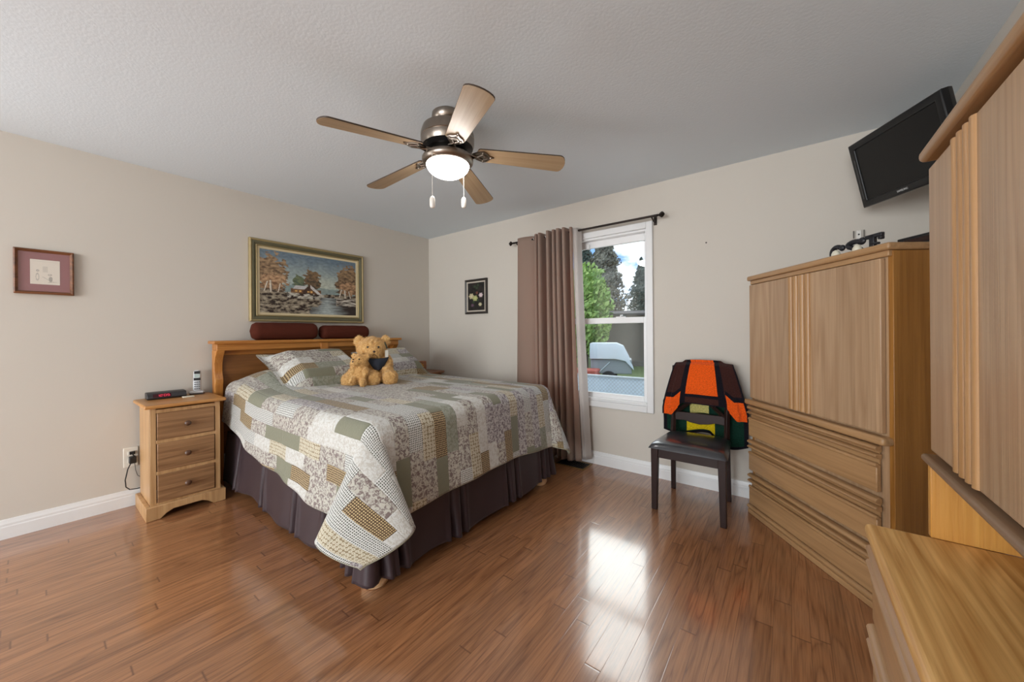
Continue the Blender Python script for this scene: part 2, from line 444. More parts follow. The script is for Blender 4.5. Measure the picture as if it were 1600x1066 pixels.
MB().grid(curtain_fn, 260, 60, uv=lambda u, v: (u*2.6, v*2.1)).build('curtain_cloth', CURT, cu, True, solid=0.0025)
LIN = cloth_translucent('white_curtain_lining', srgb(214, 208, 204), srgb(235, 228, 222), 0.45, 160)
def lining_fn(u, v):
    k = v**1.3
    x = 2.160+0.062*u+0.085*k; y = -0.140+0.055*u+0.012*math.sin(u*7+1)
    return (x, y, ROD_Z+0.022+(0.06-ROD_Z-0.022)*v)
MB().grid(lining_fn, 24, 40, uv=lambda u, v: (u*0.2, v*2.1)).build('curtain_lining', LIN, cu, True, solid=0.002)
CHROME = plain('polished_nickel', (0.72, 0.70, 0.68, 1), 0.22, metal=1.0)
def ring(m, c, R, r, ax, seg=20, s2=8):
    c = Vector(c); ax = Vector(ax).normalized(); u = ax.orthogonal().normalized(); w = ax.cross(u)
    rings = []
    for i in range(seg):
        a = 2*PI*i/seg; dd = u*math.cos(a)+w*math.sin(a)
        rings.append([c+dd*R+(dd*math.cos(2*PI*j/s2)+ax*math.sin(2*PI*j/s2))*r for j in range(s2)])
    return m.ring_sweep(rings, False, True)
for gx, ax in ((1.595, (0.25, -1, 0)), (1.742, (1, -0.35, 0)), (1.878, (1, -0.3, 0)), (2.015, (1, -0.3, 0)), (2.16, (1, -0.5, 0))):
    ring(MB(), (gx, ROD_Y-0.012, ROD_Z), 0.024, 0.005, ax).build('grommet', CHROME, cu, True)

# ------------------------------------------------------------------ bed
bed = thing('bed', 'queen bed with honey wood headboard and dark brown pleated skirt', 'bed', (0, 0, 0))
BX0, BX1, BY0, BY1 = 0.16, 2.19, -2.19, -0.60
# headboard
hb0, hb1 = -2.265, -0.605
hbm = MB(); hbm.box(0.05, 0.215, hb0-0.025, hb1+0.025, 1.137, 1.162); hbm.build('headboard_shelf', HEADH, bed, bev=0.005)
m = MB(); m.box(0.06, 0.185, hb0, hb1, 1.085, 1.137); m.build('headboard_rail', HEADH, bed, bev=0.004)
B(0.07, 0.095, hb0+0.05, hb1-0.05, 0.25, 1.085).build('headboard_panel', HEADP, bed)
B(0.094, 0.108, hb0+0.05, hb1-0.05, 1.045, 1.085).build('panel_moulding', HEADH, bed, bev=0.004)
for y in (hb0, hb1-0.055):
    prof = [(0.055, 0), (0.125, 0), (0.125, 0.80), (0.135, 0.83), (0.130, 0.86), (0.118, 0.885), (0.108, 0.93), (0.112, 0.98), (0.135, 1.03), (0.165, 1.065), (0.180, 1.085), (0.055, 1.085)]
    p = MB(); p.prism(prof, y, y+0.055, 'XZ'); p.build('headboard_post', HEADV, bed, bev=0.003)
B(0.185, 0.197, -1.475, -1.405, 1.068, 1.13).build('headboard_bracket', HEADV, bed, bev=0.003)
# base, mattress, feet
TICK = plain('mattress_ticking', srgb(210, 205, 198), 0.8)
B(BX0, BX1-0.03, BY0+0.03, BY1-0.03, 0.10, 0.42).build('box_spring', plain('box_spring_fabric', srgb(120, 110, 104), 0.9), bed, bev=0.02)
B(BX0, BX1-0.01, BY0+0.01, BY1-0.01, 0.42, 0.745).build('mattress', TICK, bed, bev=0.06, seg=4)
FOOT = wood('birch_foot_wood', srgb(226, 190, 150), srgb(198, 156, 110), 'X', 0, rough=0.4)
for fx in (0.30, BX1-0.06):
    for fy in (BY0+0.06, BY1-0.08):
        f = MB(); f.lathe([(0.03, 0.0), (0.058, 0.002), (0.066, 0.02), (0.066, 0.05), (0.05, 0.075), (0.04, 0.10)], (fx, fy, 0), 24)
        f.build('foot', FOOT, bed, True)
# skirt: pleated panels round three sides
SKIRT = plain('dark_brown_satin', srgb(58, 44, 48), 0.45, spec=0.35, sheen=0.05, vary=0.06, bump=0.04, bscale=400)
skp = []
R = 0.035
def skirt_base(s):
    """perimeter point and outward normal at length s, from the head on the near side, round the foot, to the head on the far side"""
    L1 = BX1-BX0-R; c = R*PI/2; L2 = BY1-BY0-2*R
    if s < L1: return Vector((BX0+s, BY0, 0)), Vector((0, -1, 0))
    s -= L1
    if s < c:
        a = s/R; return Vector((BX1-R+R*math.sin(a), BY0+R-R*math.cos(a), 0)), Vector((math.sin(a), -math.cos(a), 0))
    s -= c
    if s < L2: return Vector((BX1, BY0+R+s, 0)), Vector((1, 0, 0))
    s -= L2
    if s < c:
        a = s/R; return Vector((BX1-R+R*math.cos(a), BY1-R+R*math.sin(a), 0)), Vector((math.cos(a), math.sin(a), 0))
    s -= c
    return Vector((BX1-R-s, BY1, 0)), Vector((0, 1, 0))
SL = 2*(BX1-BX0-R)+R*PI+(BY1-BY0-2*R)
side = BX1-BX0-R
pleats = [0.30, 0.78, 1.28, 1.62, side-0.13, side-0.05, side+0.06, side+0.16, side+0.52, side+0.60, side+1.03, side+1.12, side+1.45, side+1.56, side+1.66, side+2.1, side+2.7, side+3.2]
def skirt_fn(u, v):
    s = u*SL; p, n = skirt_base(s)
    t = v                                   # 0 top, 1 hem
    off = 0.004+0.022*t+0.010*t*math.sin(s*6.3+0.5)+0.006*t*math.sin(s*17+v*2)
    corner = math.exp(-((s-side-0.03)/0.12)**2)+math.exp(-((s-side-1.6)/0.12)**2)
    off += 0.03*t*corner
    for q in pleats:
        dd = (s-q)
        k = math.exp(-(dd/(0.010+0.006*t))**2)
        off -= (0.012+0.030*t)*k
        e = math.exp(-((abs(dd)-0.03)/0.016)**2)
        off += 0.016*t*e
    zb = 0.050+0.012*math.sin(s*4.1)+0.008*math.sin(s*11+1)+0.008*corner
    p = p+n*off
    return (p.x, p.y, 0.44+(zb-0.44)*v)
MB().grid(skirt_fn, 620, 26).build('bed_skirt', SKIRT, bed, True, sharp=80, solid=0.002)

# ------------------------------------------------------------------ quilt
def quilt_mat():
    m, N, b, out = base_mat('patchwork_quilt_cotton')
    uv = N.n('ShaderNodeTexCoord').outputs['UV']
    u, v, _ = N.sep(uv)[:3]
    w = 0.083
    vi = N.m('FLOOR', N.m('DIVIDE', v, w)); vf = N.m('FRACT', N.m('DIVIDE', v, w))
    o1 = N.white(vi).outputs[0]
    us = N.m('ADD', N.m('DIVIDE', u, 0.245), N.m('MULTIPLY', o1, 3.7)); ui = N.m('FLOOR', us); uf = N.m('FRACT', us)
    wn = N.white(N.comb(ui, vi, 3.0), '3D'); r = wn.outputs[0]
    cream, white = srgb(190, 187, 176), srgb(206, 206, 202)
    sage, brown = srgb(124, 124, 104), srgb(86, 64, 40)
    # kinds:      floral cream   dotted white   sage plain     beige rings   white plain   brown dotted   grey floral   sage print
    ks = [0.0, 0.24, 0.43, 0.57, 0.69, 0.78, 0.87, 0.95]
    base = N.ramp(r, list(zip(ks, [cream, white, sage, srgb(204, 197, 176), white, brown, srgb(188, 184, 182), srgb(150, 152, 138)])), 'CONSTANT')
    det = N.ramp(r, list(zip(ks, [srgb(122, 107, 104), srgb(62, 64, 52), sage, srgb(142, 126, 98), srgb(188, 184, 176), srgb(206, 184, 138), srgb(116, 104, 110), srgb(128, 130, 112)])), 'CONSTANT')
    isdot = N.ramp(r, list(zip(ks, [0, 1, 0, 0.5, 0, 1, 0, 0])), 'CONSTANT')
    isring = N.ramp(r, list(zip(ks, [0, 0, 0, 1, 0, 0, 0, 0])), 'CONSTANT')
    vor = N.n('ShaderNodeTexVoronoi', voronoi_dimensions='2D', i={'Vector': uv, 'Scale': 92.0, 'Randomness': 0.15}).outputs['Distance']
    dots = N.ramp(vor, [(0.26, 1.0), (0.36, 0.0)])
    vor2 = N.n('ShaderNodeTexVoronoi', voronoi_dimensions='2D', i={'Vector': uv, 'Scale': 52.0, 'Randomness': 0.25})
    rings_ = N.ramp(vor2.outputs['Distance'], [(0.10, 0.7), (0.2, 0.0), (0.40, 0.0), (0.50, 1.0)])
    flor = N.ramp(N.noise(uv, 64.0, 3, 0.62, 1.0), [(0.47, 0.0), (0.56, 1.0)])
    mask = N.mix(isdot, flor, dots)
    mask = N.mix(isring, mask, rings_)
    c = N.mix(mask, base, det)
    # seams
    ev = N.m('MINIMUM', vf, N.m('SUBTRACT', 1.0, vf)); eu = N.m('MINIMUM', uf, N.m('SUBTRACT', 1.0, uf))
    seam = N.m('MULTIPLY', N.ramp(ev, [(0, 0.0), (0.06, 1.0)]), N.ramp(eu, [(0, 0.0), (0.02, 1.0)]))
    N.t.links.new(c, b.inputs['Base Color'])
    b.inputs['Roughness'].default_value = 0.8; b.inputs['Sheen Weight'].default_value = 0.2
    puck = N.noise(uv, 55.0, 2, 0.5, 2.0)
    bp = N.n('ShaderNodeBump', i={'Height': N.m('ADD', seam, N.m('MULTIPLY', puck, 1.2)), 'Strength': 0.4, 'Distance': 0.006})
    N.t.links.new(bp.outputs[0], b.inputs['Normal'])
    return m
QUILT = quilt_mat()
QTOP = 0.775
YC = (BY0+BY1)/2; YH = (BY1-BY0)/2+0.015
XE = BX1+0.015
def bump_top(x, y):
    b = 0.125*math.exp(-((x-0.33)/0.36)**2-((y+1.93)/0.24)**2)
    b += 0.030*math.exp(-((x-0.4)/0.45)**2-((y+1.0)/0.5)**2)
    b += 0.012*math.cos((y-YC)/YH*1.4)*math.cos((x-1.1)/1.3)
    b += 0.004*mnoise.noise(Vector((x*5, y*5, 0)))
    return b
RR = 0.075
def quilt_pt(x, dy, over_x, over_y, sgn, V=0):
    """x,dy: point on top; over_*: cloth length past the edge"""
    pass
def quilt_fn(u, v):
    # cloth coordinates: u along the bed from head to foot hem, v from near hem to far hem
    x0 = 0.19
    foot = 0.43+0.03*math.cos(v*6.0)
    xx = x0+u*(XE-x0+foot)
    k = min(1.0, max(0.0, (xx-x0)/(XE-x0)))
    near = 0.27+0.20*k**0.8; far = 0.27+0.20*k
    tot = near+2*YH+far
    yy = YC-YH-near+v*tot
    uvp = (xx, yy)
    ix = XE-RR; iy = YH-RR
    dx = max(0.0, xx-ix); sy = 1 if yy > YC else -1; dy = max(0.0, abs(yy-YC)-iy)
    bx = min(xx, ix); by = YC+sy*min(abs(yy-YC), iy)
    if dx > 0 and dy > 0:                    # round the cloth corner
        a = min(1, dx/0.52); b = min(1, dy/0.52); kk = 1-0.17*(a*b)**1.5
        dx *= kk; dy *= kk
    r = math.hypot(dx, dy)
    top = QTOP+bump_top(bx, by)
    if r < 1e-6: return Vector((bx, by, top)), uvp
    nx, ny = dx/r, dy/r
    th = math.atan2(ny, nx)                  # 0 = foot, pi/2 = side
    cor = math.sin(2*th) if (dx > 0 and dy > 0) else 0.0
    fl = 0.10+(0.20 if sy < 0 else 0.24)*abs(cor)
    q = RR*PI/2; tang = 0.0
    if r < q:
        a = r/RR; hor = RR*math.sin(a); drop = RR*(1-math.cos(a))
    else:
        rest = r-q; t = min(1.0, rest/0.35)
        hor = RR+rest*math.sin(fl); vert = rest*math.cos(fl)
        if cor:
            tang = -rest*(0.52 if sy < 0 else 0.35)*math.sin(2*(th-PI/4))*abs(cor)**0.6
            vert = math.sqrt(max(0.0, vert*vert-tang*tang))
        drop = RR+vert
        if cor == 0:
            s = xx if dy > 0 else yy
            hor += t*(0.010*math.sin(s*8.0+1)+0.006*math.sin(s*19))
    px = bx+nx*hor-ny*tang*(-1); py = by+sy*(ny*hor-nx*tang*(1))*1.0
    if tang:
        px = bx+nx*hor+0.7071*tang; py = by+sy*ny*hor+(-sy)*0.7071*tang
    return Vector((px, py, top-drop)), uvp
g = MB().grid(lambda u, v: quilt_fn(u, v)[0], 200, 210, uv=lambda u, v: quilt_fn(u, v)[1])
q = g.build('quilt', QUILT, None, True, sharp=180, solid=0.010, soff=1.0)
tag(q, 'sage and cream patchwork quilt spread over the bed', 'quilt')
# bound edge of the quilt
def hem_path():
    P = []
    n = 160
    for i in range(n+1): P.append(quilt_fn(i/n, 0.0)[0])
    for i in range(1, n+1): P.append(quilt_fn(1.0, i/n)[0])
    for i in range(1, n+1): P.append(quilt_fn(1.0-i/n, 1.0)[0])
    return P
MB().tube(hem_path(), 0.0065, 8).build('binding', plain('sage_binding', srgb(172, 172, 150), 0.8), q, True)

# ------------------------------------------------------------------ pillows in shams
def pillow(name, label, center, wy, wx, th, tilt, yaw, flange=0.045, seed=0.0):
    root = thing(name, label, 'pillow', center, 0, 'quilted pillows against the headboard')
    root.rotation_euler = (0, tilt, yaw)
    def fn(top):
        def f(u, v):
            a, b = u*2-1, v*2-1
            ex, ey = wx/2+flange, wy/2+flange
            x, y = a*ex, b*ey
            # corners pulled out slightly
            pin = 1-0.05*(1-abs(b)**2)*abs(a)**4-0.0
            px = max(0.0, 1-abs(x)/(wx/2)); py = max(0.0, 1-abs(y)/(wy/2))
            h = th*0.5*(min(1, px*2.2)**0.55)*(min(1, py*3.0)**0.55)
            h *= 1+0.10*mnoise.noise(Vector((x*6+seed, y*6, 1.0)))
            z = (h+0.004)*(1 if top else -0.75)
            z += 0.012*mnoise.noise(Vector((x*4+seed, y*4, 3.0)))
            return (x, y*(1-0.03*(1-abs(a))), z)
        return f
    o = seed*0.37
    m = MB(); m.grid(fn(True), 60, 80, uv=lambda u, v: (v*(wy+2*flange)+o, u*(wx+2*flange)*1.0+o*1.7))
    m.grid(fn(False), 60, 80, uv=lambda u, v: (v*(wy+2*flange)+o, u*(wx+2*flange)+o))
    bmesh.ops.remove_doubles(m.bm, verts=m.bm.verts[:], dist=0.0005)
    m.build('pillow_sham', QUILT, root, True, sharp=180)
    return root
pillow('bed_pillow', 'patchwork pillow left of the teddy bears, against headboard', (0.565, -1.650, 0.895), 0.66, 0.55, 0.24, math.radians(27), math.radians(4), seed=1.0)
pillow('bed_pillow', 'patchwork pillow right of the teddy bears, near the corner', (0.545, -0.915, 0.885), 0.53, 0.53, 0.23, math.radians(27), math.radians(-2), seed=3.0)

# ------------------------------------------------------------------ bolsters on the headboard shelf
BOLS = plain('dark_brown_corduroy', srgb(84, 40, 28), 0.9, spec=0.15, vary=0.15, vscale=10, bump=0.2, bscale=160)
for label, y0, y1, r in (('longer brown bolster cushion on the left of the headboard shelf', -2.03, -1.475, 0.077),
                         ('shorter brown bolster cushion on the right of the headboard shelf', -1.465, -0.945, 0.068)):
    L = y1-y0; P = []
    for i in range(25):
        t = i/24; k = min(t, 1-t)*L
        rr = r*min(1.0, math.sqrt(max(0.0, 1-(1-min(1, k/0.055))**2))+0.001)
        rr *= 1-0.05*math.sin(t*PI*3)**2*0.4
        P.append((rr, y0+t*L))
    pr = [(a, b-y0) for a, b in P]
    b = MB().lathe(pr, (0, 0, 0), 28, 'Y').build('bolster_cushion', BOLS, None, True, sharp=80)
    b.location = (0.128, y0, 1.1625+r*0.98)
    tag(b, label, 'bolster')

# ------------------------------------------------------------------ teddy bears
def fur(name, c, c2):
    m, N, b, out = base_mat(name)
    tc = N.n('ShaderNodeTexCoord').outputs['Object']
    n1 = N.noise(tc, 45.0, 4, 0.65)
    N.t.links.new(N.mix(N.ramp(n1, [(0.35, 0.0), (0.65, 1.0)]), c2, c), b.inputs['Base Color'])
    b.inputs['Roughness'].default_value = 0.9; b.inputs['Sheen Weight'].default_value = 0.3
    bp = N.n('ShaderNodeBump', i={'Height': N.noise(tc, 140.0, 4, 0.7), 'Strength': 0.9, 'Distance': 0.01})
    N.t.links.new(bp.outputs[0], b.inputs['Normal'])
    return m
FUR = fur('golden_plush', srgb(240, 198, 130), srgb(206, 152, 84))
def displace(o, strength, size):
    t = bpy.data.textures.new('fur_clumps', 'CLOUDS'); t.noise_scale = size; t.noise_depth = 2
    md = o.modifiers.new('fur', 'DISPLACE'); md.texture = t; md.strength = strength; md.mid_level = 0.5
    return o
def bear(name, label, loc, rz, s, spec, tilt=0.0):
    root = thing(name, label, 'teddy bear', loc, rz)
    m = MB()
    for c, r in spec: m.ell(tuple(x*s for x in c), tuple(x*s for x in r), None, 18)
    o = m.build('body', FUR, root, True, sharp=180)
    rm = o.modifiers.new('merge', 'REMESH'); rm.mode = 'VOXEL'; rm.voxel_size = 0.0075*s+0.001; rm.use_smooth_shade = True
    sm = o.modifiers.new('smooth', 'SMOOTH'); sm.iterations = 5; sm.factor = 0.5
    displace(o, 0.024*s, 0.016)
    return root
# local axes: -Y is where the bear looks, Z up, X to the viewer's right
big = [((0, 0.01, 0.135), (0.105, 0.095, 0.130)),            # torso
       ((0.0, -0.01, 0.302), (0.119, 0.100, 0.097)),          # head
       ((0.02, -0.082, 0.272), (0.060, 0.058, 0.048)),        # muzzle
       ((0.025, -0.06, 0.240), (0.05, 0.045, 0.03)),          # chin
       ((-0.100, 0.005, 0.362), (0.042, 0.024, 0.050)), ((0.108, 0.012, 0.364), (0.042, 0.024, 0.050)),   # ears
       ((-0.115, -0.02, 0.16), (0.052, 0.055, 0.085)), ((-0.13, -0.075, 0.10), (0.055, 0.06, 0.055)),     # arm left
       ((0.115, -0.02, 0.17), (0.050, 0.055, 0.080)), ((0.115, -0.07, 0.11), (0.050, 0.055, 0.055)),      # arm right
       ((-0.155, -0.07, 0.055), (0.075, 0.075, 0.062)),       # haunch left
       ((0.010, -0.11, 0.062), (0.062, 0.075, 0.068)), ((0.012, -0.15, 0.066), (0.055, 0.035, 0.062)),    # foot middle
       ((0.140, -0.09, 0.062), (0.064, 0.08, 0.064)), ((0.140, -0.14, 0.066), (0.056, 0.035, 0.062)),     # foot right
       ((0.0, 0.02, 0.05), (0.13, 0.09, 0.055))]
# facing the camera
BLOC = Vector((0.95, -1.41, 0.784)); face = math.atan2(-3.1365+1.40, 3.744-0.93)+PI/2
face += math.radians(-3)
tb = bear('teddy_bear', 'large golden teddy bear with black bib sitting on the bed', BLOC, face, 1.0, big)
EYE = plain('black_bear_eye', (0.01, 0.008, 0.006, 1), 0.15)
for ex in (-0.026, 0.056):
    MB().ell((ex, -0.107, 0.316), (0.0085, 0.006, 0.0085), None, 12).build('eye', EYE, tb, True)
MB().ell((0.024, -0.140, 0.280), (0.011, 0.007, 0.009), None, 12).build('nose', plain('dark_brown_nose', srgb(60, 34, 22), 0.4), tb, True)
ms = MB(); ms.tube([(0.024, -0.141, 0.273), (0.024, -0.137, 0.256), (0.008, -0.128, 0.248)], 0.002, 6); ms.tube([(0.024, -0.137, 0.256), (0.040, -0.128, 0.248)], 0.002, 6)
ms.build('mouth', EYE, tb, True)
BIB = plain('black_bib_felt', (0.016, 0.02, 0.032, 1), 0.9)
def bib_fn(u, v):
    a = (u-0.5)*2
    wdt = 0.072*(1-v)**0.7+0.014
    x = 0.050+a*wdt; z = 0.232-0.105*v-0.010*(1-a*a)*(1-v)
    y = -0.090-0.026*(1-(a*0.9)**2)-0.010*math.sin(v*PI)+0.02*max(0, x-0.06)/0.06
    return (x, y, z)
MB().grid(bib_fn, 20, 14).build('bib', BIB, tb, True, solid=0.005)
FURH = None
def fur_coat(root, n, length, seed):
    """short plush pile over the sewn body"""
    body = [c for c in root.children if c.name.split('.')[0] == 'body'][0]
    bpy.context.view_layer.update()
    dg_ = bpy.context.evaluated_depsgraph_get()
    me = body.evaluated_get(dg_).to_mesh()
    me.calc_loop_triangles()
    tris = [(me.vertices[t.vertices[0]].co.copy(), me.vertices[t.vertices[1]].co.copy(), me.vertices[t.vertices[2]].co.copy(), t.normal.copy(), t.area) for t in me.loop_triangles]
    body.evaluated_get(dg_).to_mesh_clear()
    rnd = random.Random(seed)
    pick = rnd.choices(tris, weights=[t[4] for t in tris], k=n)
    m = MB()
    for a, b_, c_, nn, _ in pick:
        r1, r2 = rnd.random(), rnd.random()
        if r1+r2 > 1: r1, r2 = 1-r1, 1-r2
        p = a+(b_-a)*r1+(c_-a)*r2
        d_ = (nn+Vector((rnd.gauss(0, 0.45), rnd.gauss(0, 0.45), rnd.gauss(0, 0.45)-0.35))).normalized()
        L = length*(0.6+0.8*rnd.random()); sd = d_.orthogonal().normalized(); sd = Matrix.Rotation(rnd.uniform(0, 2*PI), 3, d_) @ sd
        w_ = 0.0013
        m.bm.faces.new([m.bm.verts.new(p-nn*0.002+sd*w_), m.bm.verts.new(p-nn*0.002-sd*w_), m.bm.verts.new(p+d_*L)])
    o = m.build('fur_pile', FURP, root)
    o['kind'] = 'stuff'
    return o
mf, N, b, out = base_mat('golden_fur_pile')
rr_ = N.n('ShaderNodeNewGeometry').outputs['Random Per Island']
N.t.links.new(N.mix(rr_, srgb(214, 160, 92), srgb(248, 210, 146)), b.inputs['Base Color']); b.inputs['Roughness'].default_value = 0.85; b.inputs['Specular IOR Level'].default_value = 0.1
FURP = mf
# ribbon and hang tag by the bear's ear
rb = MB(); rb.tube([(0.098, -0.03, 0.352), (0.112, -0.04, 0.325), (0.120, -0.045, 0.30)], [0.010, 0.008, 0.006], 8)
rb.build('ribbon', plain('dark_green_ribbon', srgb(34, 48, 34), 0.6), tb, True)
B(0.104, 0.130, -0.06, -0.056, 0.228, 0.288).build('hang_tag', plain('white_card', srgb(228, 224, 214), 0.6), tb, bev=0.002)
sm_spec = [((0, 0, 0.10), (0.055, 0.050, 0.070)), ((-0.004, -0.01, 0.20), (0.058, 0.052, 0.054)), ((-0.024, -0.055, 0.188), (0.033, 0.032, 0.026)),
           ((-0.048, 0.0, 0.243), (0.022, 0.014, 0.022)), ((0.052, -0.004, 0.232), (0.024, 0.014, 0.026)),
           ((-0.05, -0.02, 0.115), (0.022, 0.03, 0.04)), ((0.05, -0.03, 0.11), (0.022, 0.03, 0.04)),
           ((-0.045, -0.05, 0.045), (0.028, 0.04, 0.032)), ((0.035, -0.05, 0.03), (0.027, 0.036, 0.036)), ((0, 0.01, 0.05), (0.05, 0.04, 0.04))]
fw2 = Vector((math.sin(face), -math.cos(face), 0)); rt2 = Vector((math.cos(face), math.sin(face), 0))
sl = BLOC+rt2*(-0.078)+fw2*0.155
sl.z = 0.800
cub = bear('teddy_bear', 'small golden bear cub cuddled in front of the large bear', sl, face-0.25, 0.98, sm_spec)
for ex in (-0.034, 0.012):
    MB().ell((ex, -0.062, 0.212), (0.0055, 0.004, 0.0055), None, 10).build('eye', EYE, cub, True)
MB().ell((-0.028, -0.085, 0.194), (0.0065, 0.005, 0.006), None, 10).build('nose', MATS['dark_brown_nose'], cub, True)

fur_coat(tb, 16000, 0.012, 1); fur_coat(cub, 6000, 0.009, 2)

# ------------------------------------------------------------------ nightstand on the left of the bed
ns = thing('nightstand', 'pine three-drawer nightstand left of the bed with a clock radio on it', 'nightstand', (0.0, -2.49, 0))
hw = 0.185
B(0.045, 0.410, -hw, -hw+0.02, 0.08, 0.725).build('side_panel', PINEV, ns, bev=0.002)
B(0.045, 0.410, hw-0.02, hw, 0.08, 0.725).build('side_panel', PINEV, ns, bev=0.002)
B(0.045, 0.06, -hw+0.02, hw-0.02, 0.08, 0.725).build('back_panel', PINEV, ns)
fs = MB(); fs.box(0.395, 0.415, -hw, -hw+0.03, 0.08, 0.725); fs.box(0.395, 0.415, hw-0.03, hw, 0.08, 0.725)
for z in (0.09, 0.296, 0.503, 0.705): fs.box(0.395, 0.415, -hw+0.03, hw-0.03, z-0.012, z+0.012)
fs.build('face_frame', PINEV, ns, bev=0.002)
B(0.02, 0.452, -hw-0.03, hw+0.03, 0.728, 0.752).build('top', PINET, ns, bev=0.009, seg=3)
pl = MB()
arch = [(-hw-0.025, 0.0), (-hw+0.045, 0.0), (-hw+0.075, 0.028), (-hw+0.11, 0.045), (hw-0.11, 0.045), (hw-0.075, 0.028), (hw-0.045, 0.0), (hw+0.025, 0.0), (hw+0.025, 0.09), (-hw-0.025, 0.09)]
pl.prism(arch, 0.412, 0.440, 'YZ')
pl.box(0.045, 0.412, -hw-0.025, -hw, 0.0, 0.09); pl.box(0.045, 0.412, hw, hw+0.025, 0.0, 0.09)
pl.build('plinth', PINEV, ns, bev=0.004)
KNOB = plain('dark_walnut_knob', srgb(92, 62, 44), 0.35)
for z0, z1 in ((0.515, 0.693), (0.308, 0.491), (0.102, 0.284)):
    dr = B(0.40, 0.422, -hw+0.034, hw-0.034, z0, z1).build('drawer', PINEH, ns, bev=0.004)
    kn = MB().lathe([(0.008, 0.420), (0.008, 0.430), (0.017, 0.438), (0.018, 0.445), (0.012, 0.452), (0.002, 0.454)], (0, 0, (z0+z1)/2), 20, 'X')
    kn.build('knob', KNOB, dr, True)
# clock radio
ck = thing('clock_radio', 'black clock radio with red display on the pine nightstand', 'clock radio', (0.108, -2.545, 0.7525), math.radians(-2))
CKM = plain('charcoal_plastic', (0.022, 0.021, 0.024, 1), 0.4)
pr = [(-0.060, 0.0), (0.052, 0.0), (0.060, 0.012), (0.048, 0.040), (0.035, 0.046), (-0.055, 0.046), (-0.062, 0.036)]
MB().prism(pr, -0.105, 0.105, 'XZ').build('case', CKM, ck, bev=0.004)
def tiltbox(y0, y1, t0, t1, mat, name, e=0.001):
    a = Vector((0.060, 0, 0.012)); b = Vector((0.048, 0, 0.040)); n = Vector((0.919, 0, 0.394))
    m = MB(); vs = []
    P = [a.lerp(b, t0), a.lerp(b, t1)]
    q = [(P[0]+n*e, y0), (P[1]+n*e, y0), (P[1]+n*e, y1), (P[0]+n*e, y1), (P[0]-n*0.002, y0), (P[1]-n*0.002, y0), (P[1]-n*0.002, y1), (P[0]-n*0.002, y1)]
    vs = [m.bm.verts.new((p.x, y, p.z)) for p, y in q]
    for f in ((0, 1, 2, 3), (7, 6, 5, 4), (0, 4, 5, 1), (2, 6, 7, 3), (1, 5, 6, 2), (0, 3, 7, 4)): m.bm.faces.new([vs[i] for i in f])
    return m.build(name, mat, ck)
tiltbox(-0.075, 0.02, 0.12, 0.9, plain('dark_red_display', (0.05, 0.004, 0.008, 1), 0.15), 'display')
dg = MB()
SEG = {'1': 'bc', '2': 'abged', '8': 'abcdefg', '0': 'abcdef', '5': 'afgcd'}
def digit(m, ch, y, w=0.012):
    a = Vector((0.060, 0, 0.012)); b = Vector((0.048, 0, 0.040)); n = Vector((0.919, 0, 0.394))
    L = {'a': (0, 1, 1, 1), 'b': (1, 0.5, 1, 1), 'c': (1, 0, 1, 0.5), 'd': (0, 0, 1, 0), 'e': (0, 0, 0, 0.5), 'f': (0, 0.5, 0, 1), 'g': (0, 0.5, 1, 0.5)}
    for s_ in SEG[ch]:
        x0, t0, x1, t1 = L[s_]
        p = a.lerp(b, 0.28+0.45*t0)+n*0.0022; q2 = a.lerp(b, 0.28+0.45*t1)+n*0.0022
        m.tube([(p.x, y+x0*w, p.z), (q2.x, y+x1*w, q2.z)], 0.0014, 6)
for ch, y in (('1', -0.055), ('2', -0.038), ('0', -0.018), ('5', 0.0)): digit(dg, ch, y)
dg.build('digits', plain('red_led', (0.4, 0.02, 0.04, 1), 0.4, emit=(1, 0.05, 0.12, 1), estr=0.5), ck)
kb = MB(); ring(kb, (0.05, 0.085, 0.026), 0.010, 0.002, (0.92, 0, 0.39)); kb.build('dial', plain('dark_grey_dial', (0.06, 0.06, 0.065, 1), 0.3), ck, True)
# cordless phone in its cradle
ph = thing('cordless_phone', 'silver and black cordless phone upright in its cradle', 'phone', (0.085, -2.365, 0.7525), math.radians(74))
SILV = plain('silver_plastic', srgb(205, 207, 210), 0.35)
cb = MB(); cb.prism([(-0.042, -0.035), (0.042, -0.035), (0.046, 0.0), (0.040, 0.038), (-0.040, 0.038), (-0.046, 0.0)], 0.0, 0.010, 'XY')
cb.build('cradle_base', plain('dark_cradle_foot', srgb(70, 62, 60), 0.5), ph, bev=0.003)
cb = MB(); cb.prism([(-0.040, -0.033), (0.040, -0.033), (0.043, 0.0), (0.036, 0.034), (-0.036, 0.034), (-0.043, 0.0)], 0.010, 0.024, 'XY')
cb.build('cradle', SILV, ph, bev=0.004)
hs = MB(); lean = lambda z: 0.012+0.16*(z-0.02)
prof = [(0.020, 0.018), (0.025, 0.03), (0.025, 0.09), (0.0235, 0.15), (0.022, 0.172), (0.016, 0.181)]
rings = []
for hwid, z in prof:
    rings.append([Vector((hwid*math.cos(a)*(1 if True else 0), lean(z)+0.013*math.sin(a), z)) for a in [2*PI*j/16 for j in range(16)]])
hs.ring_sweep(rings); hs.build('handset', SILV, ph, True)
def plate(name, x0, x1, z0, z1, mat, d=0.0145):
    m = MB(); q = [(x0, lean(z0)-d, z0), (x1, lean(z0)-d, z0), (x1, lean(z1)-d, z1), (x0, lean(z1)-d, z1)]
    A = [m.bm.verts.new(p) for p in q]; C2 = [m.bm.verts.new((p[0], p[1]+0.006, p[2])) for p in q]
    m.bm.faces.new(A); m.bm.faces.new(list(reversed(C2)))
    for i in range(4): m.bm.faces.new((A[i], A[(i+1) % 4], C2[(i+1) % 4], C2[i]))
    return m.build(name, mat, ph)
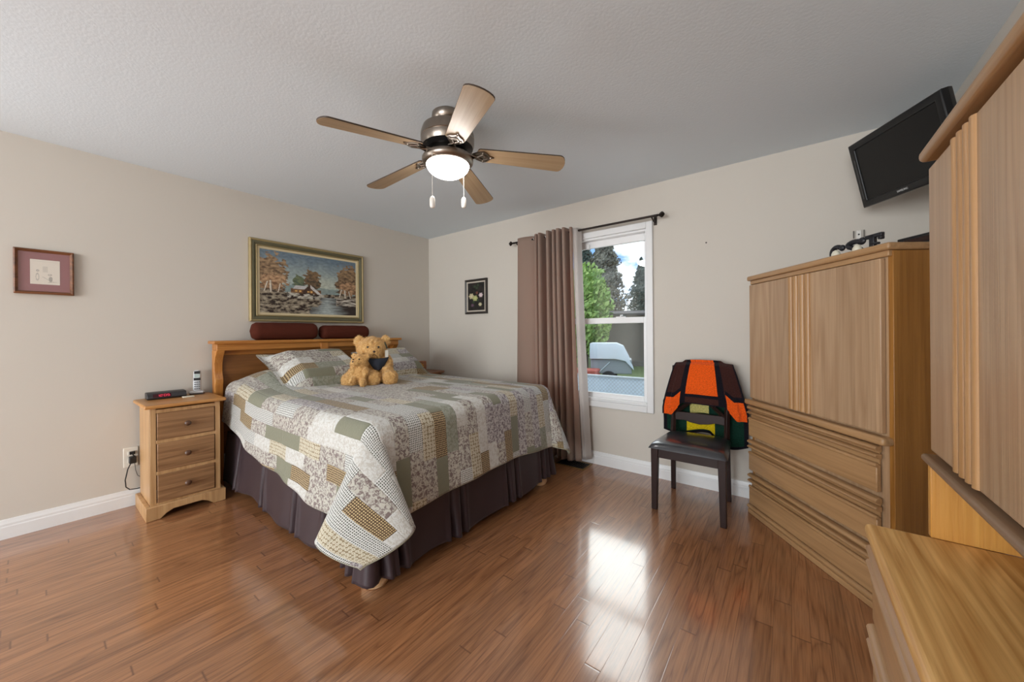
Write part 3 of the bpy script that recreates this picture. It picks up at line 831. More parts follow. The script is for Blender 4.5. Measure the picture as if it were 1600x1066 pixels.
plate('earpiece', -0.018, 0.018, 0.155, 0.176, BLACK_PLASTIC)
plate('screen', -0.017, 0.017, 0.126, 0.152, plain('grey_lcd', srgb(176, 190, 186), 0.2))
plate('control_pad', -0.020, 0.020, 0.104, 0.123, BLACK_PLASTIC)
for r_ in range(4):
    for c_ in range(3):
        plate('key', -0.017+c_*0.0125, -0.008+c_*0.0125, 0.036+r_*0.0165, 0.046+r_*0.0165, plain('grey_key', srgb(110, 114, 118), 0.5), 0.0155)
tag(B(0.195, 0.235, -2.475, -2.41, 0.7525, 0.760).build('eraser', plain('cream_rubber', srgb(232, 226, 208), 0.6), bev=0.003), 'small cream block lying in front of the cordless phone', 'eraser')

# wall outlet and adapter by the nightstand
def outlet(name, label, p, nrm, up=0.137, wd=0.075):
    root = thing(name, label, 'outlet', p); root.rotation_euler = (0, 0, math.atan2(nrm[1], nrm[0]))
    IV = plain('ivory_plate', srgb(232, 226, 214), 0.35)
    B(0, 0.006, -wd/2, wd/2, -up/2, up/2).build('cover_plate', IV, root, bev=0.003)
    for z in (0.028, -0.028):
        s = B(0.005, 0.0085, -0.017, 0.017, z-0.014, z+0.014).build('socket', IV, root, bev=0.002)
        sl_ = MB()
        for y in (-0.006, 0.006): sl_.box(0.0082, 0.009, y-0.0012, y+0.0012, z-0.002, z+0.007)
        sl_.build('slot', BLACK_PLASTIC, s)
    return root
outlet('wall_outlet', 'ivory wall outlet beside the pine nightstand', (0.0, -2.715, 0.345), (1, 0, 0))
outlet('wall_outlet', 'ivory wall outlet just right of the curtain hem', (2.222, 0.0, 0.345), (0, -1, 0))
ad = thing('power_adapter', 'black power adapter with dangling cord plugged in the outlet', 'adapter', (0, 0, 0))
a_ = MB(); a_.box(0.009, 0.05, -2.728, -2.692, 0.305, 0.352); a_.build('adapter_body', BLACK_PLASTIC, ad, bev=0.004)
a_ = MB(); a_.box(0.009, 0.03, -2.724, -2.696, 0.366, 0.386); a_.tube([(0.03, -2.71, 0.376), (0.045, -2.71, 0.37), (0.04, -2.702, 0.352)], 0.004, 8); a_.build('plug', BLACK_PLASTIC, ad, bev=0.003)
MB().tube([(0.035, -2.72, 0.306), (0.04, -2.735, 0.27), (0.045, -2.748, 0.20), (0.045, -2.745, 0.15), (0.04, -2.725, 0.125), (0.038, -2.69, 0.120), (0.036, -2.66, 0.12)], 0.0035, 8).build('cord', BLACK_PLASTIC, ad, True)
MB().tube([(0.035, -2.70, 0.306), (0.03, -2.695, 0.25), (0.025, -2.685, 0.21), (0.025, -2.67, 0.195), (0.025, -2.65, 0.19)], 0.0022, 8).build('cord', plain('grey_cord', srgb(110, 105, 100), 0.5), ad, True)

# ------------------------------------------------------------------ nightstand on the far side of the bed
DARKP = wood('reddish_brown_wood', srgb(150, 98, 62), srgb(112, 70, 42), 'Y', 0, scale=8, rings=5)
n2 = thing('nightstand', 'brown round-cornered nightstand in the corner beyond the bed', 'nightstand', (0.0, -0.28, 0))
t2 = MB(); pts = [(0.03, -0.23), (0.34, -0.23), (0.40, -0.16), (0.42, 0.0), (0.40, 0.15), (0.34, 0.23), (0.03, 0.23)]
t2.prism(pts, 0.728, 0.752, 'XY'); t2.build('top', DARKP, n2, bev=0.006)
B(0.04, 0.33, -0.19, 0.19, 0.06, 0.728).build('cabinet_body', DARKP, n2, bev=0.003)
B(0.33, 0.345, -0.17, 0.17, 0.45, 0.70).build('drawer', DARKP, n2, bev=0.003)
B(0.33, 0.345, -0.17, 0.17, 0.10, 0.43).build('door', DARKP, n2, bev=0.003)
for sy in (-0.17, 0.13):
    for x in (0.05, 0.28): B(x, x+0.04, sy, sy+0.04, 0, 0.06).build('foot', DARKP, n2)
bxr = thing('tissue_box', 'small brown box with a yellow flower on the corner nightstand', 'box', (0.20, -0.30, 0.7525), math.radians(-30))
bw = MB(); bw.box(-0.06, 0.06, -0.055, 0.055, 0, 0.125); bw.build('box_body', plain('brown_box_card', srgb(150, 98, 66), 0.6, vary=0.1, vscale=20), bxr, bev=0.003)
fl = MB()
for k in range(9):
    a = 2*PI*k/9; fl.ell((0.066, -0.012+0.026*math.cos(a), 0.065+0.026*math.sin(a)), (0.003, 0.014, 0.006), Matrix.Rotation(a, 3, 'X'), 10)
fo = fl.build('flower', plain('yellow_felt', srgb(222, 176, 58), 0.8), bxr, True)
MB().ell((0.069, -0.012, 0.065), (0.004, 0.009, 0.009), None, 10).build('flower_centre', plain('ochre_felt', srgb(190, 140, 40), 0.8), fo, True)

# ------------------------------------------------------------------ pictures
def fbm(x, y, o=4):
    return mnoise.fractal(Vector((x, y, 0.0)), 1.0, 2.0, o)
def lerp3(a, b, t):
    t = max(0.0, min(1.0, t)); return tuple(a[i]+(b[i]-a[i])*t for i in range(3))
def c8(r, g, b): return srgb(r, g, b)[:3]
def landscape(u, v):
    # u 0..1 left to right, v 0..1 bottom to top : a cottage by a pond between autumn trees
    n = fbm(u*9, v*9); n2_ = fbm(u*30+5, v*30)
    sky = lerp3(c8(178, 192, 186), c8(112, 130, 144), (v-0.45)/0.5+0.15*n)
    sky = lerp3(sky, c8(206, 206, 184), 0.55*math.exp(-((u-0.62)/0.2)**2-((v-0.52)/0.16)**2))
    c = sky
    hz = 0.40+0.05*fbm(u*5, 2.0)
    if v < hz+0.06: c = lerp3(c, c8(88, 116, 122), 0.55)
    def blob(cx, cy, rx, ry, rough, colA, colB):
        nonlocal c
        dd = ((u-cx)/rx)**2+((v-cy)/ry)**2
        if dd+rough*(0.8*fbm(u*16+cx*9, v*16)+0.5*n2_) < 1.0:
            t = 0.5+0.9*fbm(u*26, v*26+3)+0.35*(v-cy)/ry
            c = lerp3(colB, colA, t)
    blob(0.36, 0.52, 0.06, 0.12, 0.9, c8(120, 130, 96), c8(78, 92, 78))
    blob(0.50, 0.57, 0.085, 0.19, 0.9, c8(140, 112, 80), c8(74, 66, 54))
    blob(0.10, 0.62, 0.15, 0.31, 0.9, c8(176, 146, 112), c8(86, 66, 50))
    blob(0.12, 0.50, 0.13, 0.12, 0.8, c8(206, 168, 130), c8(124, 90, 64))
    blob(0.90, 0.60, 0.14, 0.30, 0.9, c8(166, 136, 102), c8(80, 62, 48))
    blob(0.92, 0.48, 0.13, 0.12, 0.8, c8(200, 160, 122), c8(116, 84, 60))
    # ground
    g = 0.36+0.03*fbm(u*7, 1.0)
    if v < g:
        t = 0.5+0.9*fbm(u*14, v*22)+0.5*n2_
        c = lerp3(c8(64, 48, 36), c8(182, 170, 148), t*0.85)
        if v > 0.26 and 0.25 < u < 0.62: c = lerp3(c, c8(206, 202, 190), 0.55+0.5*n2_)
        if t < 0.3: c = c8(52, 38, 30)
    # trunks
    for x0, x1, y0, y1, w in ((0.04, 0.07, 0.34, 0.5, 0.007), (0.10, 0.095, 0.33, 0.52, 0.010), (0.165, 0.185, 0.34, 0.48, 0.006), (0.80, 0.825, 0.32, 0.47, 0.008), (0.87, 0.865, 0.31, 0.46, 0.010), (0.935, 0.91, 0.31, 0.45, 0.007)):
        if y0 < v < y1:
            xc = x0+(x1-x0)*(v-y0)/(y1-y0)
            if abs(u-xc) < w: c = lerp3(c8(224, 214, 196), c8(110, 92, 76), (u-xc)/w)
    # cottage
    if 0.28 < u < 0.59 and 0.345 < v < 0.42: c = lerp3(c8(150, 112, 76), c8(92, 60, 40), 0.5+n2_)
    rl = 0.42+min(1.0, (u-0.27)/0.05)*0.07
    if 0.30 < u < 0.44 and 0.41 < v < 0.475 and v-0.41 < (u-0.30)*2.2: c = lerp3(c8(222, 220, 218), c8(176, 172, 170), 0.4+n2_)
    if 0.40 < u < 0.60:
        ridge = 0.505-abs(u-0.475)*(1.3 if u > 0.475 else 1.6)
        if v < ridge and v > 0.345:
            c = c8(72, 50, 38) if v > ridge-0.06 or u < 0.475 else c
            if u > 0.475 and v > ridge-0.055: c = lerp3(c8(230, 226, 220), c8(180, 174, 172), 0.4+n2_)
    for wx in (0.335, 0.375, 0.455, 0.49):
        if abs(u-wx) < 0.011 and 0.365 < v < 0.395: c = c8(226, 178, 104)
    # water
    wedge = 0.45+0.30*(0.33-v)+0.02*fbm(3.0, v*20)
    wl = 0.80-0.75*(v-0.02) if v > 0.20 else 1.0
    if v < 0.30 and u > 0.58+0.05*fbm(1.0, v*12)-0.1*(v < 0.13) and not (u > 0.76 and 0.17+0.02*fbm(u*20, 0.) < v < 0.3):
        t = abs(u-0.66)/0.20
        c = lerp3(c8(180, 190, 188), c8(58, 48, 44), t+0.35*fbm(u*6, v*40)+ (v-0.12)*2.0)
    if u > 0.76 and 0.17 < v < 0.31:
        t = 0.5+1.2*fbm(u*12, v*34)
        c = lerp3(c8(66, 50, 40), c8(214, 206, 192), t)
    sp = 0.92+0.22*n2_
    return tuple(max(0.002, x*sp) for x in c)+(1,)
PAINT = vcol_mat('oil_paint', 0.45, 0.4, 0.15, 250)
def picture(root, name, y0, y1, z0, z1, x, nx, nz, fn, mat):
    """flat picture on the left wall: u runs along +Y as seen from the room"""
    m = MB(); m.grid(lambda u, v: (x, y0+(y1-y0)*u, z0+(z1-z0)*v), nx, nz, col=lambda u, v: fn(u, v))
    return m.build(name, mat, root)
def mitre(root, name, a0, a1, z0, z1, w, d0, d1, mat, prof=None, plane='x', dirn=1, bev=0.002):
    """rectangular moulded frame; prof = list of (inset fraction, depth)"""
    prof = prof or [(0, d0), (0, d1), (1, d1), (1, d0)]
    m = MB(); rings = []
    for (a, z, sa, sz) in ((a0, z0, 1, 1), (a1, z0, -1, 1), (a1, z1, -1, -1), (a0, z1, 1, -1)):
        r = []
        for t, dd in prof:
            aa, zz = a+sa*t*w, z+sz*t*w
            r.append((dirn*dd, aa, zz) if plane == 'x' else (aa, dirn*dd, zz))
        rings.append(r)
    m.ring_sweep(rings, False, True)
    return m.build(name, mat, root, bev=bev)
pf = thing('framed_painting', 'large gold framed landscape painting of a cottage above the headboard', 'painting', (0, 0, 0))
GILT = plain('antique_gilt', srgb(168, 150, 108), 0.42, metal=0.35, vary=0.12, vscale=12)
OLIVE = plain('olive_green_frame', srgb(104, 100, 76), 0.5, metal=0.2, vary=0.1, vscale=12)
CREAM = plain('cream_liner', srgb(214, 198, 160), 0.7)
y0, y1, z0, z1 = -1.998, -0.938, 1.325, 2.056
mitre(pf, 'outer_moulding', y0, y1, z0, z1, 0.020, 0.004, 0.03, GILT, [(0, 0.002), (0, 0.034), (0.5, 0.040), (1, 0.034), (1, 0.002)])
mitre(pf, 'frame', y0+0.020, y1-0.020, z0+0.020, z1-0.020, 0.030, 0, 0, OLIVE, [(0, 0.002), (0, 0.034), (0.4, 0.036), (1, 0.024), (1, 0.002)])
mitre(pf, 'inner_moulding', y0+0.050, y1-0.050, z0+0.050, z1-0.050, 0.012, 0, 0, GILT, [(0, 0.002), (0, 0.027), (0.5, 0.031), (1, 0.022), (1, 0.002)])
mitre(pf, 'liner', y0+0.062, y1-0.062, z0+0.062, z1-0.062, 0.020, 0, 0, CREAM, [(0, 0.002), (0, 0.022), (1, 0.018), (1, 0.002)])
picture(pf, 'canvas', y0+0.080, y1-0.080, z0+0.080, z1-0.080, 0.017, 220, 150, landscape, PAINT)
# small framed sketch
sk = thing('framed_sketch', 'small wooden framed sketch with mauve mat at far left', 'picture', (0, 0, 0))
WALN = wood('walnut_frame_wood', srgb(134, 84, 50), srgb(82, 48, 26), 'Y', 0, scale=12, rings=5)
y0, y1, z0, z1 = -3.205, -2.969, 1.472, 1.750
mitre(sk, 'frame', y0, y1, z0, z1, 0.018, 0, 0, WALN, [(0, 0.002), (0, 0.026), (0.4, 0.030), (1, 0.016), (1, 0.002)])
MAUVE = plain('mauve_mat_board', srgb(156, 108, 110), 0.75)
B(0.008, 0.012, y0+0.016, y1-0.016, z0+0.016, z1-0.016).build('mat_board', MAUVE, sk)
def sketch(u, v):
    c = c8(232, 224, 212); ink = 0.0
    def el(cx, cy, rx, ry, t=0.25):
        d_ = math.sqrt(((u-cx)/rx)**2+((v-cy)/ry)**2); return 1.0 if abs(d_-1) < t else 0.0
    ink += 0.25 if (abs(u-0.5) < 0.085 and 0.50 < v < 0.74) else 0
    ink += 0.7*el(0.25, 0.55, 0.035, 0.03, 0.5)+0.5*el(0.24, 0.30, 0.05, 0.13)
    ink += 0.6*el(0.66, 0.40, 0.05, 0.03, 0.4)+(0.75 if ((u-0.68)/0.07)**2+((v-0.22)/0.11)**2 < 1 else 0)
    ink += 0.7 if abs(v-0.10-0.02*math.sin(u*9)) < 0.010 and 0.6 < u < 0.9 else 0
    ink += 0.5 if abs(v-0.24-0.1*math.sin(u*6)) < 0.012 and 0.4 < u < 0.6 else 0
    ink += 0.3 if abs(v-0.93) < 0.006 and 0.05 < u < 0.95 else 0
    ink *= 0.6+0.8*abs(fbm(u*40, v*40))
    return lerp3(c, c8(70, 74, 74), ink*0.8)+(1,)
picture(sk, 'drawing', y0+0.062, y1-0.058, z0+0.062, z1-0.062, 0.0135, 70, 80, sketch, vcol_mat('paper_drawing', 0.7, 0.2))
pane_m = glass_mat('picture_glass', (0.995, 0.995, 0.995, 1))
B(0.0155, 0.0165, y0+0.014, y1-0.014, z0+0.014, z1-0.014).build('glazing', pane_m, sk)
# dark floral print by the window
fp = thing('framed_floral_print', 'small dark floral print in a black frame left of the curtain', 'picture', (0, 0, 0))
x0, x1, z0, z1 = 0.672, 1.016, 1.432, 1.836
FB = plain('black_brown_frame', srgb(48, 42, 38), 0.35)
mitre(fp, 'frame', x0, x1, z0, z1, 0.026, 0, 0, FB, [(0, 0.002), (0, 0.022), (0.5, 0.026), (1, 0.018), (1, 0.002)], 'y', -1)
mitre(fp, 'liner', x0+0.026, x1-0.026, z0+0.026, z1-0.026, 0.016, 0, 0, plain('pale_grey_liner', srgb(196, 186, 172), 0.6), [(0, 0.002), (0, 0.017), (1, 0.014), (1, 0.002)], 'y', -1)
def floral(u, v):
    c = lerp3(c8(20, 22, 20), c8(44, 38, 36), 0.5+fbm(u*6, v*6))
    def fl_(cx, cy, r, colr, colr2, asp=1.0):
        nonlocal c
        dx, dy = (u-cx), (v-cy)*1.5
        d_ = math.hypot(dx/asp, dy); a = math.atan2(dy, dx)
        if d_ < r*(0.88+0.12*math.cos(a*6)): c = lerp3(colr, colr2, d_/r*0.8+0.5*fbm(u*30, v*30))
    for lx, ly in ((0.55, 0.80), (0.42, 0.86), (0.62, 0.90), (0.35, 0.30), (0.6, 0.36), (0.5, 0.45)):
        fl_(lx, ly, 0.09, c8(58, 72, 52), c8(34, 46, 34))
    fl_(0.55, 0.63, 0.09, c8(120, 72, 60), c8(70, 44, 38))
    fl_(0.22, 0.52, 0.17, c8(216, 204, 170), c8(150, 140, 104))
    fl_(0.44, 0.44, 0.17, c8(200, 202, 140), c8(120, 124, 74))
    fl_(0.78, 0.54, 0.13, c8(232, 214, 214), c8(170, 150, 156))
    fl_(0.74, 0.21, 0.11, c8(214, 206, 170), c8(140, 134, 100))
    fl_(0.28, 0.19, 0.10, c8(112, 86, 104), c8(66, 52, 66))
    return c+(1,)
m = MB(); m.grid(lambda u, v: (x0+0.040+(x1-x0-0.080)*u, -0.013, z0+0.040+(z1-z0-0.080)*v), 80, 100, col=lambda u, v: floral(u, v))
m.build('print', vcol_mat('print_ink', 0.4, 0.4), fp)

# ------------------------------------------------------------------ ceiling fan with light
FX, FY = 2.212, -1.71
fan = thing('ceiling_fan', 'five-blade ceiling fan with lit bowl light', 'ceiling fan', (FX, FY, 0))
NICK = plain('brushed_nickel', srgb(150, 140, 130), 0.28, metal=1.0, vary=0.06, vscale=30)
MB().lathe([(0.06, 2.44), (0.086, 2.438), (0.088, 2.41), (0.075, 2.392), (0.062, 2.380), (0.05, 2.376)], seg=40).build('canopy', NICK, fan, True)
MB().lathe([(0.05, 2.385), (0.11, 2.374), (0.138, 2.356), (0.148, 2.325), (0.149, 2.300), (0.146, 2.297), (0.149, 2.292), (0.148, 2.268), (0.140, 2.250), (0.110, 2.240), (0.05, 2.236)], seg=48).build('motor_housing', NICK, fan, True, sharp=30)
MB().lathe([(0.05, 2.245), (0.095, 2.240), (0.100, 2.215), (0.085, 2.200), (0.055, 2.196)], seg=40).build('flywheel', plain('dark_steel', (0.05, 0.045, 0.04, 1), 0.3, metal=0.9), fan, True)
vm = MB()
for k in range(0):
    a = 2*PI*k/24
    vm.box(-0.004, 0.004, 0.118, 0.1395, 2.2415, 2.250)
    bmesh.ops.rotate(vm.bm, verts=vm.bm.verts[-8:], cent=(0, 0, 0), matrix=Matrix.Rotation(a, 3, 'Z'))
vm.lathe([(0.112, 2.2395), (0.140, 2.2505), (0.141, 2.2500), (0.113, 2.2385)], seg=48); vm.build('vent_band', BLACK_PLASTIC, fan)
BLADE = wood('fan_blade_oak', srgb(188, 162, 128), srgb(164, 136, 102), 'X', 0, scale=10, rings=4, contrast=0.6, squeeze=0.05)
EDGE = plain('dark_blade_edge', srgb(62, 48, 38), 0.5)
a0 = math.radians(-175.3)
for k in range(5):
    br = bpy.data.objects.new('blade', None) if False else None
    # blade outline in its own frame, x outward
    out = []
    r0, r1 = 0.165, 0.668
    for i in range(9):
        t = i/8; out.append((r0+0.02+(r1-0.035-r0-0.02)*t, -(0.052+0.016*t)))
    for i in range(1, 9):
        a = -PI/2+PI*i/9; out.append((r1-0.035+0.035*math.cos(a), 0.068*math.sin(a)*(1.0)))
    for i in range(9):
        t = 1-i/8; out.append((r0+0.02+(r1-0.035-r0-0.02)*t, 0.052+0.016*t))
    for i in range(1, 6):
        a = PI/2+PI*i/6; out.append((r0+0.02+0.02*math.cos(a), 0.052*math.sin(a)))
    m = MB(); m.prism(out, -0.004, 0.004, 'XY')
    bl = m.build('blade', BLADE, fan, bev=0.0015)
    bl.data.materials.append(EDGE)
    for p in bl.data.polygons:
        if len(p.vertices) == 4: p.material_index = 1
    pitch = math.radians(-11); droop = math.radians(5.0)
    bl.matrix_local = (Matrix.Rotation(a0+k*2*PI/5, 4, 'Z') @ Matrix.Translation((0, 0, 2.232)) @ Matrix.Rotation(droop, 4, 'Y') @ Matrix.Rotation(pitch, 4, 'X'))
    iron = MB()
    iron.prism([(0.085, -0.018), (0.14, -0.013), (0.165, -0.030), (0.20, -0.046), (0.222, -0.034), (0.236, -0.012), (0.262, 0.0), (0.236, 0.012), (0.222, 0.034), (0.20, 0.046), (0.165, 0.030), (0.14, 0.013), (0.085, 0.018)], -0.012, -0.004, 'XY')
    iron.tube([(0.095, -0.006, -0.014), (0.13, -0.018, -0.018), (0.165, 0.0, -0.016), (0.20, 0.02, -0.014), (0.225, 0.0, -0.014)], 0.005, 8)
    iron.tube([(0.095, 0.006, -0.014), (0.13, 0.018, -0.018), (0.165, 0.0, -0.016), (0.20, -0.02, -0.014), (0.225, 0.0, -0.014)], 0.005, 8)
    for sx_, sy_ in ((0.20, -0.03), (0.20, 0.03), (0.245, 0.0)): iron.ell((sx_, sy_, -0.013), (0.007, 0.007, 0.004), None, 10)
    iron.build('blade_iron', NICK, bl, True, sharp=35)
MB().lathe([(0.05, 2.205), (0.10, 2.204), (0.136, 2.197), (0.143, 2.186), (0.142, 2.172), (0.132, 2.158), (0.118, 2.152), (0.10, 2.154)], seg=48).build('light_ring', NICK, fan, True)
m, N, b, out = base_mat('lit_frosted_glass')
b.inputs['Base Color'].default_value = (0.9, 0.9, 0.88, 1); b.inputs['Roughness'].default_value = 0.4
b.inputs['Emission Color'].default_value = (1, 0.975, 0.95, 1); b.inputs['Emission Strength'].default_value = 26.0
bowl = [(0.120, 2.158)]
for i in range(1, 13):
    a = i/12*PI/2; bowl.append((0.120*math.cos(a), 2.158-0.072*math.sin(a)))
MB().lathe(bowl, seg=48).build('light_bowl', m, fan, True)
for (px, py, zt, zf) in ((2.25-FX, -1.902-FY, 2.165, 1.930), (2.25-FX, -1.575-FY, 2.165, 1.992)):
    nrm = Vector((px, py)).normalized()*0.1
    px, py = px*0.72, py*0.72
    ch = MB(); ch.tube([(px, py, zt), (px, py, zf)], 0.0014, 6)
    c_ = ch.build('pull_chain', plain('pale_chain', srgb(222, 216, 206), 0.4), fan, True)
    fb = MB().lathe([(0.003, zf+0.006), (0.010, zf), (0.0145, zf-0.012), (0.0145, zf-0.046), (0.011, zf-0.056), (0.004, zf-0.060)], (px, py, 0), 16)
    fb.build('fob', plain('white_porcelain', srgb(240, 236, 228), 0.25), c_, True)

# ------------------------------------------------------------------ oak bedroom suite
def bead(m, x0, x1, z0, z1, y, dep, seg=6):
    """horizontal half-round bead along X, bulging towards -Y"""
    zc, h = (z0+z1)/2, (z1-z0)/2
    rings = []
    for x in (x0, x1):
        r = [(x, y+0.004, z0), (x, y, z0)]
        for i in range(1, seg):
            a = -PI/2+PI*i/seg; r.append((x, y-dep*math.cos(a), zc+h*math.sin(a)))
        r += [(x, y, z1), (x, y+0.004, z1)]
        rings.append(r)
    m.ring_sweep(rings); return m
def vbead(m, x0, x1, z0, z1, y, dep, seg=6):
    xc, h = (x0+x1)/2, (x1-x0)/2; rings = []
    for z in (z0, z1):
        r = [(x0, y+0.004, z), (x0, y, z)]
        for i in range(1, seg):
            a = -PI/2+PI*i/seg; r.append((xc+h*math.sin(a), y-dep*math.cos(a), z))
        r += [(x1, y, z), (x1, y+0.004, z)]
        rings.append(r)
    m.ring_sweep(rings); return m
def drawer_front(root, x0, x1, ztop, zbot, yf, name='drawer'):
    pz = ztop-0.084
    dr = B(x0, x1, yf, yf+0.020, zbot, pz).build(name, OAKH, root, bev=0.004, seg=2)
    B(x0+0.004, x1-0.004, yf+0.016, yf+0.022, pz, ztop).build('drawer_backing', OAKH, dr)
    for a, b_ in ((ztop-0.025, ztop), (ztop-0.056, ztop-0.036)):
        bead(MB(), x0+0.002, x1+0.008, a, b_, yf+0.010, 0.022).build('bead_moulding', OAKH, dr, True, sharp=50)
    bead(MB(), x0+0.002, x1, pz-0.012, pz+0.006, yf+0.004, 0.008).build('bead_moulding', OAKH, dr, True, sharp=50)
    return dr
arm = thing('armoire', 'tall oak armoire standing diagonally in the corner under the TV', 'armoire', (3.509, -0.251, 0), math.atan2(-0.80761, 0.58972))
AD = 0.40
AX = 0.935
B(0.010, 0.030, 0.03, AD, 0.0, 1.535).build('side_panel', OAKS, arm, bev=0.002)
B(AX-0.025, AX-0.003, 0.03, AD, 0.0, 1.535).build('side_panel', OAKS, arm, bev=0.002)
B(0.03, AX-0.025, AD-0.01, AD, 0.0, 1.535).build('back_panel', OAKS, arm)
B(0.03, AX-0.025, 0.032, 0.05, 0.0, 1.535).build('face_frame', OAKV, arm)
tp = MB(); tp.box(0.0, AX+0.005, 0.004, AD, 1.537, 1.568); tp.build('top', OAKH, arm, bev=0.010, seg=4)
B(0.02, AX-0.008, 0.016, 0.05, 1.512, 1.537).build('cornice', OAKH, arm, bev=0.004)
def flute_door(root, x0, x1, z0, z1, yf, beads, name='door', mat=None, dep=0.014):
    d_ = B(x0, x1, yf, yf+0.022, z0, z1).build(name, mat or OAKV, root, bev=0.004)
    for a, b_ in beads:
        vbead(MB(), a+0.002, b_-0.002, z0+0.002, z1-0.002, yf+0.001, dep).build('bead_moulding', BEADW, d_, True, sharp=50)
    return d_
flute_door(arm, 0.022, 0.4515, 0.768, 1.508, 0.008, [(0.376, 0.410), (0.414, 0.4485)])
flute_door(arm, 0.4545, 0.900, 0.768, 1.508, 0.008, [(0.4575, 0.492), (0.496, 0.530)])
wm = MB(); wm.box(-0.008, AX-0.006, -0.014, 0.04, 0.722, 0.757); wm.build('waist_moulding', OAKH, arm, bev=0.012, seg=4)
for zt in (0.714, 0.490, 0.266): drawer_front(arm, 0.010, 0.882, zt, zt-0.200, 0.004)
bs = MB(); bs.box(0.0, AX-0.01, 0.0, 0.04, 0.0, 0.030); bs.build('plinth', OAKH, arm, bev=0.006, seg=3)
bead(MB(), 0.0, AX-0.012, 0.030, 0.060, 0.012, 0.016).build('plinth_moulding', OAKH, arm, True, sharp=50)

# dresser and hutch along the right wall: local X runs towards the camera, local Y into the wall
DL = 1.46
drs = thing('dresser', 'low oak dresser under the hutch at the right edge', 'dresser', (3.90, -1.838, 0), -PI/2)
B(0.0, DL, -0.008, 0.525, 0.682, 0.712).build('top', OAKT, drs, bev=0.012, seg=4)
B(0.012, 0.032, 0.025, 0.52, 0.0, 0.682).build('side_panel', OAKS, drs, bev=0.002)
B(DL-0.032, DL-0.012, 0.025, 0.52, 0.0, 0.682).build('side_panel', OAKS, drs, bev=0.002)
B(0.032, DL-0.032, 0.026, 0.044, 0.0, 0.682).build('face_frame', OAKV, drs)
B(0.032, DL-0.032, 0.505, 0.515, 0.0, 0.682).build('back_panel', OAKS, drs)
for xa, xb in ((0.016, DL/2-0.004), (DL/2+0.004, DL-0.016)):
    for zt in (0.666, 0.466, 0.266): drawer_front(drs, xa, xb-0.006, zt, zt-0.190, 0.004)
B(0.0, DL, 0.0, 0.04, 0.0, 0.035).build('plinth', OAKH, drs, bev=0.006, seg=3)
bead(MB(), 0.0, DL, 0.035, 0.062, 0.012, 0.014).build('plinth_moulding', OAKH, drs, True, sharp=50)

ht = thing('hutch', 'oak hutch cabinet standing on the dresser at the right edge', 'hutch', (3.9955, -1.835, 0.7125), -PI/2)
HZ = lambda z: z-0.7125
HD = 0.43
OAKI = wood('golden_oak_panel', srgb(214, 158, 78), srgb(186, 124, 52), 'Z', 0, 'Y', scale=7, rings=3, rough=0.4)
B(-0.006, 0.014, 0.010, HD, 0.0, HZ(0.896)).build('leg_panel', OAKI, ht, bev=0.002)
B(DL-0.040, DL-0.020, 0.010, HD, 0.0, HZ(0.896)).build('leg_panel', OAKI, ht, bev=0.002)
B(0.014, DL-0.04, HD-0.01, HD, 0.0, HZ(0.90)).build('back_panel', OAKI, ht)
cab = MB(); cab.box(0.012, 0.032, 0.030, HD, HZ(0.909), HZ(1.604)); cab.build('side_panel', OAKS, ht, bev=0.002)
B(DL-0.05, DL-0.03, 0.030, HD, HZ(0.909), HZ(1.604)).build('side_panel', OAKS, ht, bev=0.002)
B(0.032, DL-0.05, 0.034, HD-0.012, HZ(0.909), HZ(1.604)).build('cabinet_body', OAKV, ht)
B(0.0, DL-0.02, -0.004, HD, HZ(0.891), HZ(0.909)).build('bottom_shelf', wood('oak_shelf_edge', srgb(150, 122, 96), srgb(118, 92, 68), 'X', 0, scale=9, rings=6, rough=0.34), ht, bev=0.010, seg=4)
B(0.0, DL-0.02, -0.004, HD, HZ(1.604), HZ(1.632)).build('top', OAKH, ht, bev=0.012, seg=4)
xd = [0.016, 0.500, 0.505, 0.955, 0.960, 1.405]
for a, b_ in ((0.008, 0.476), (0.482, 0.950), (0.956, 1.424)):
    c_ = a+0.226
    flute_door(ht, a, b_, HZ(0.918), HZ(1.588), 0.012, [(c_-0.064+k*0.032, c_-0.036+k*0.032) for k in range(4)], dep=0.007)

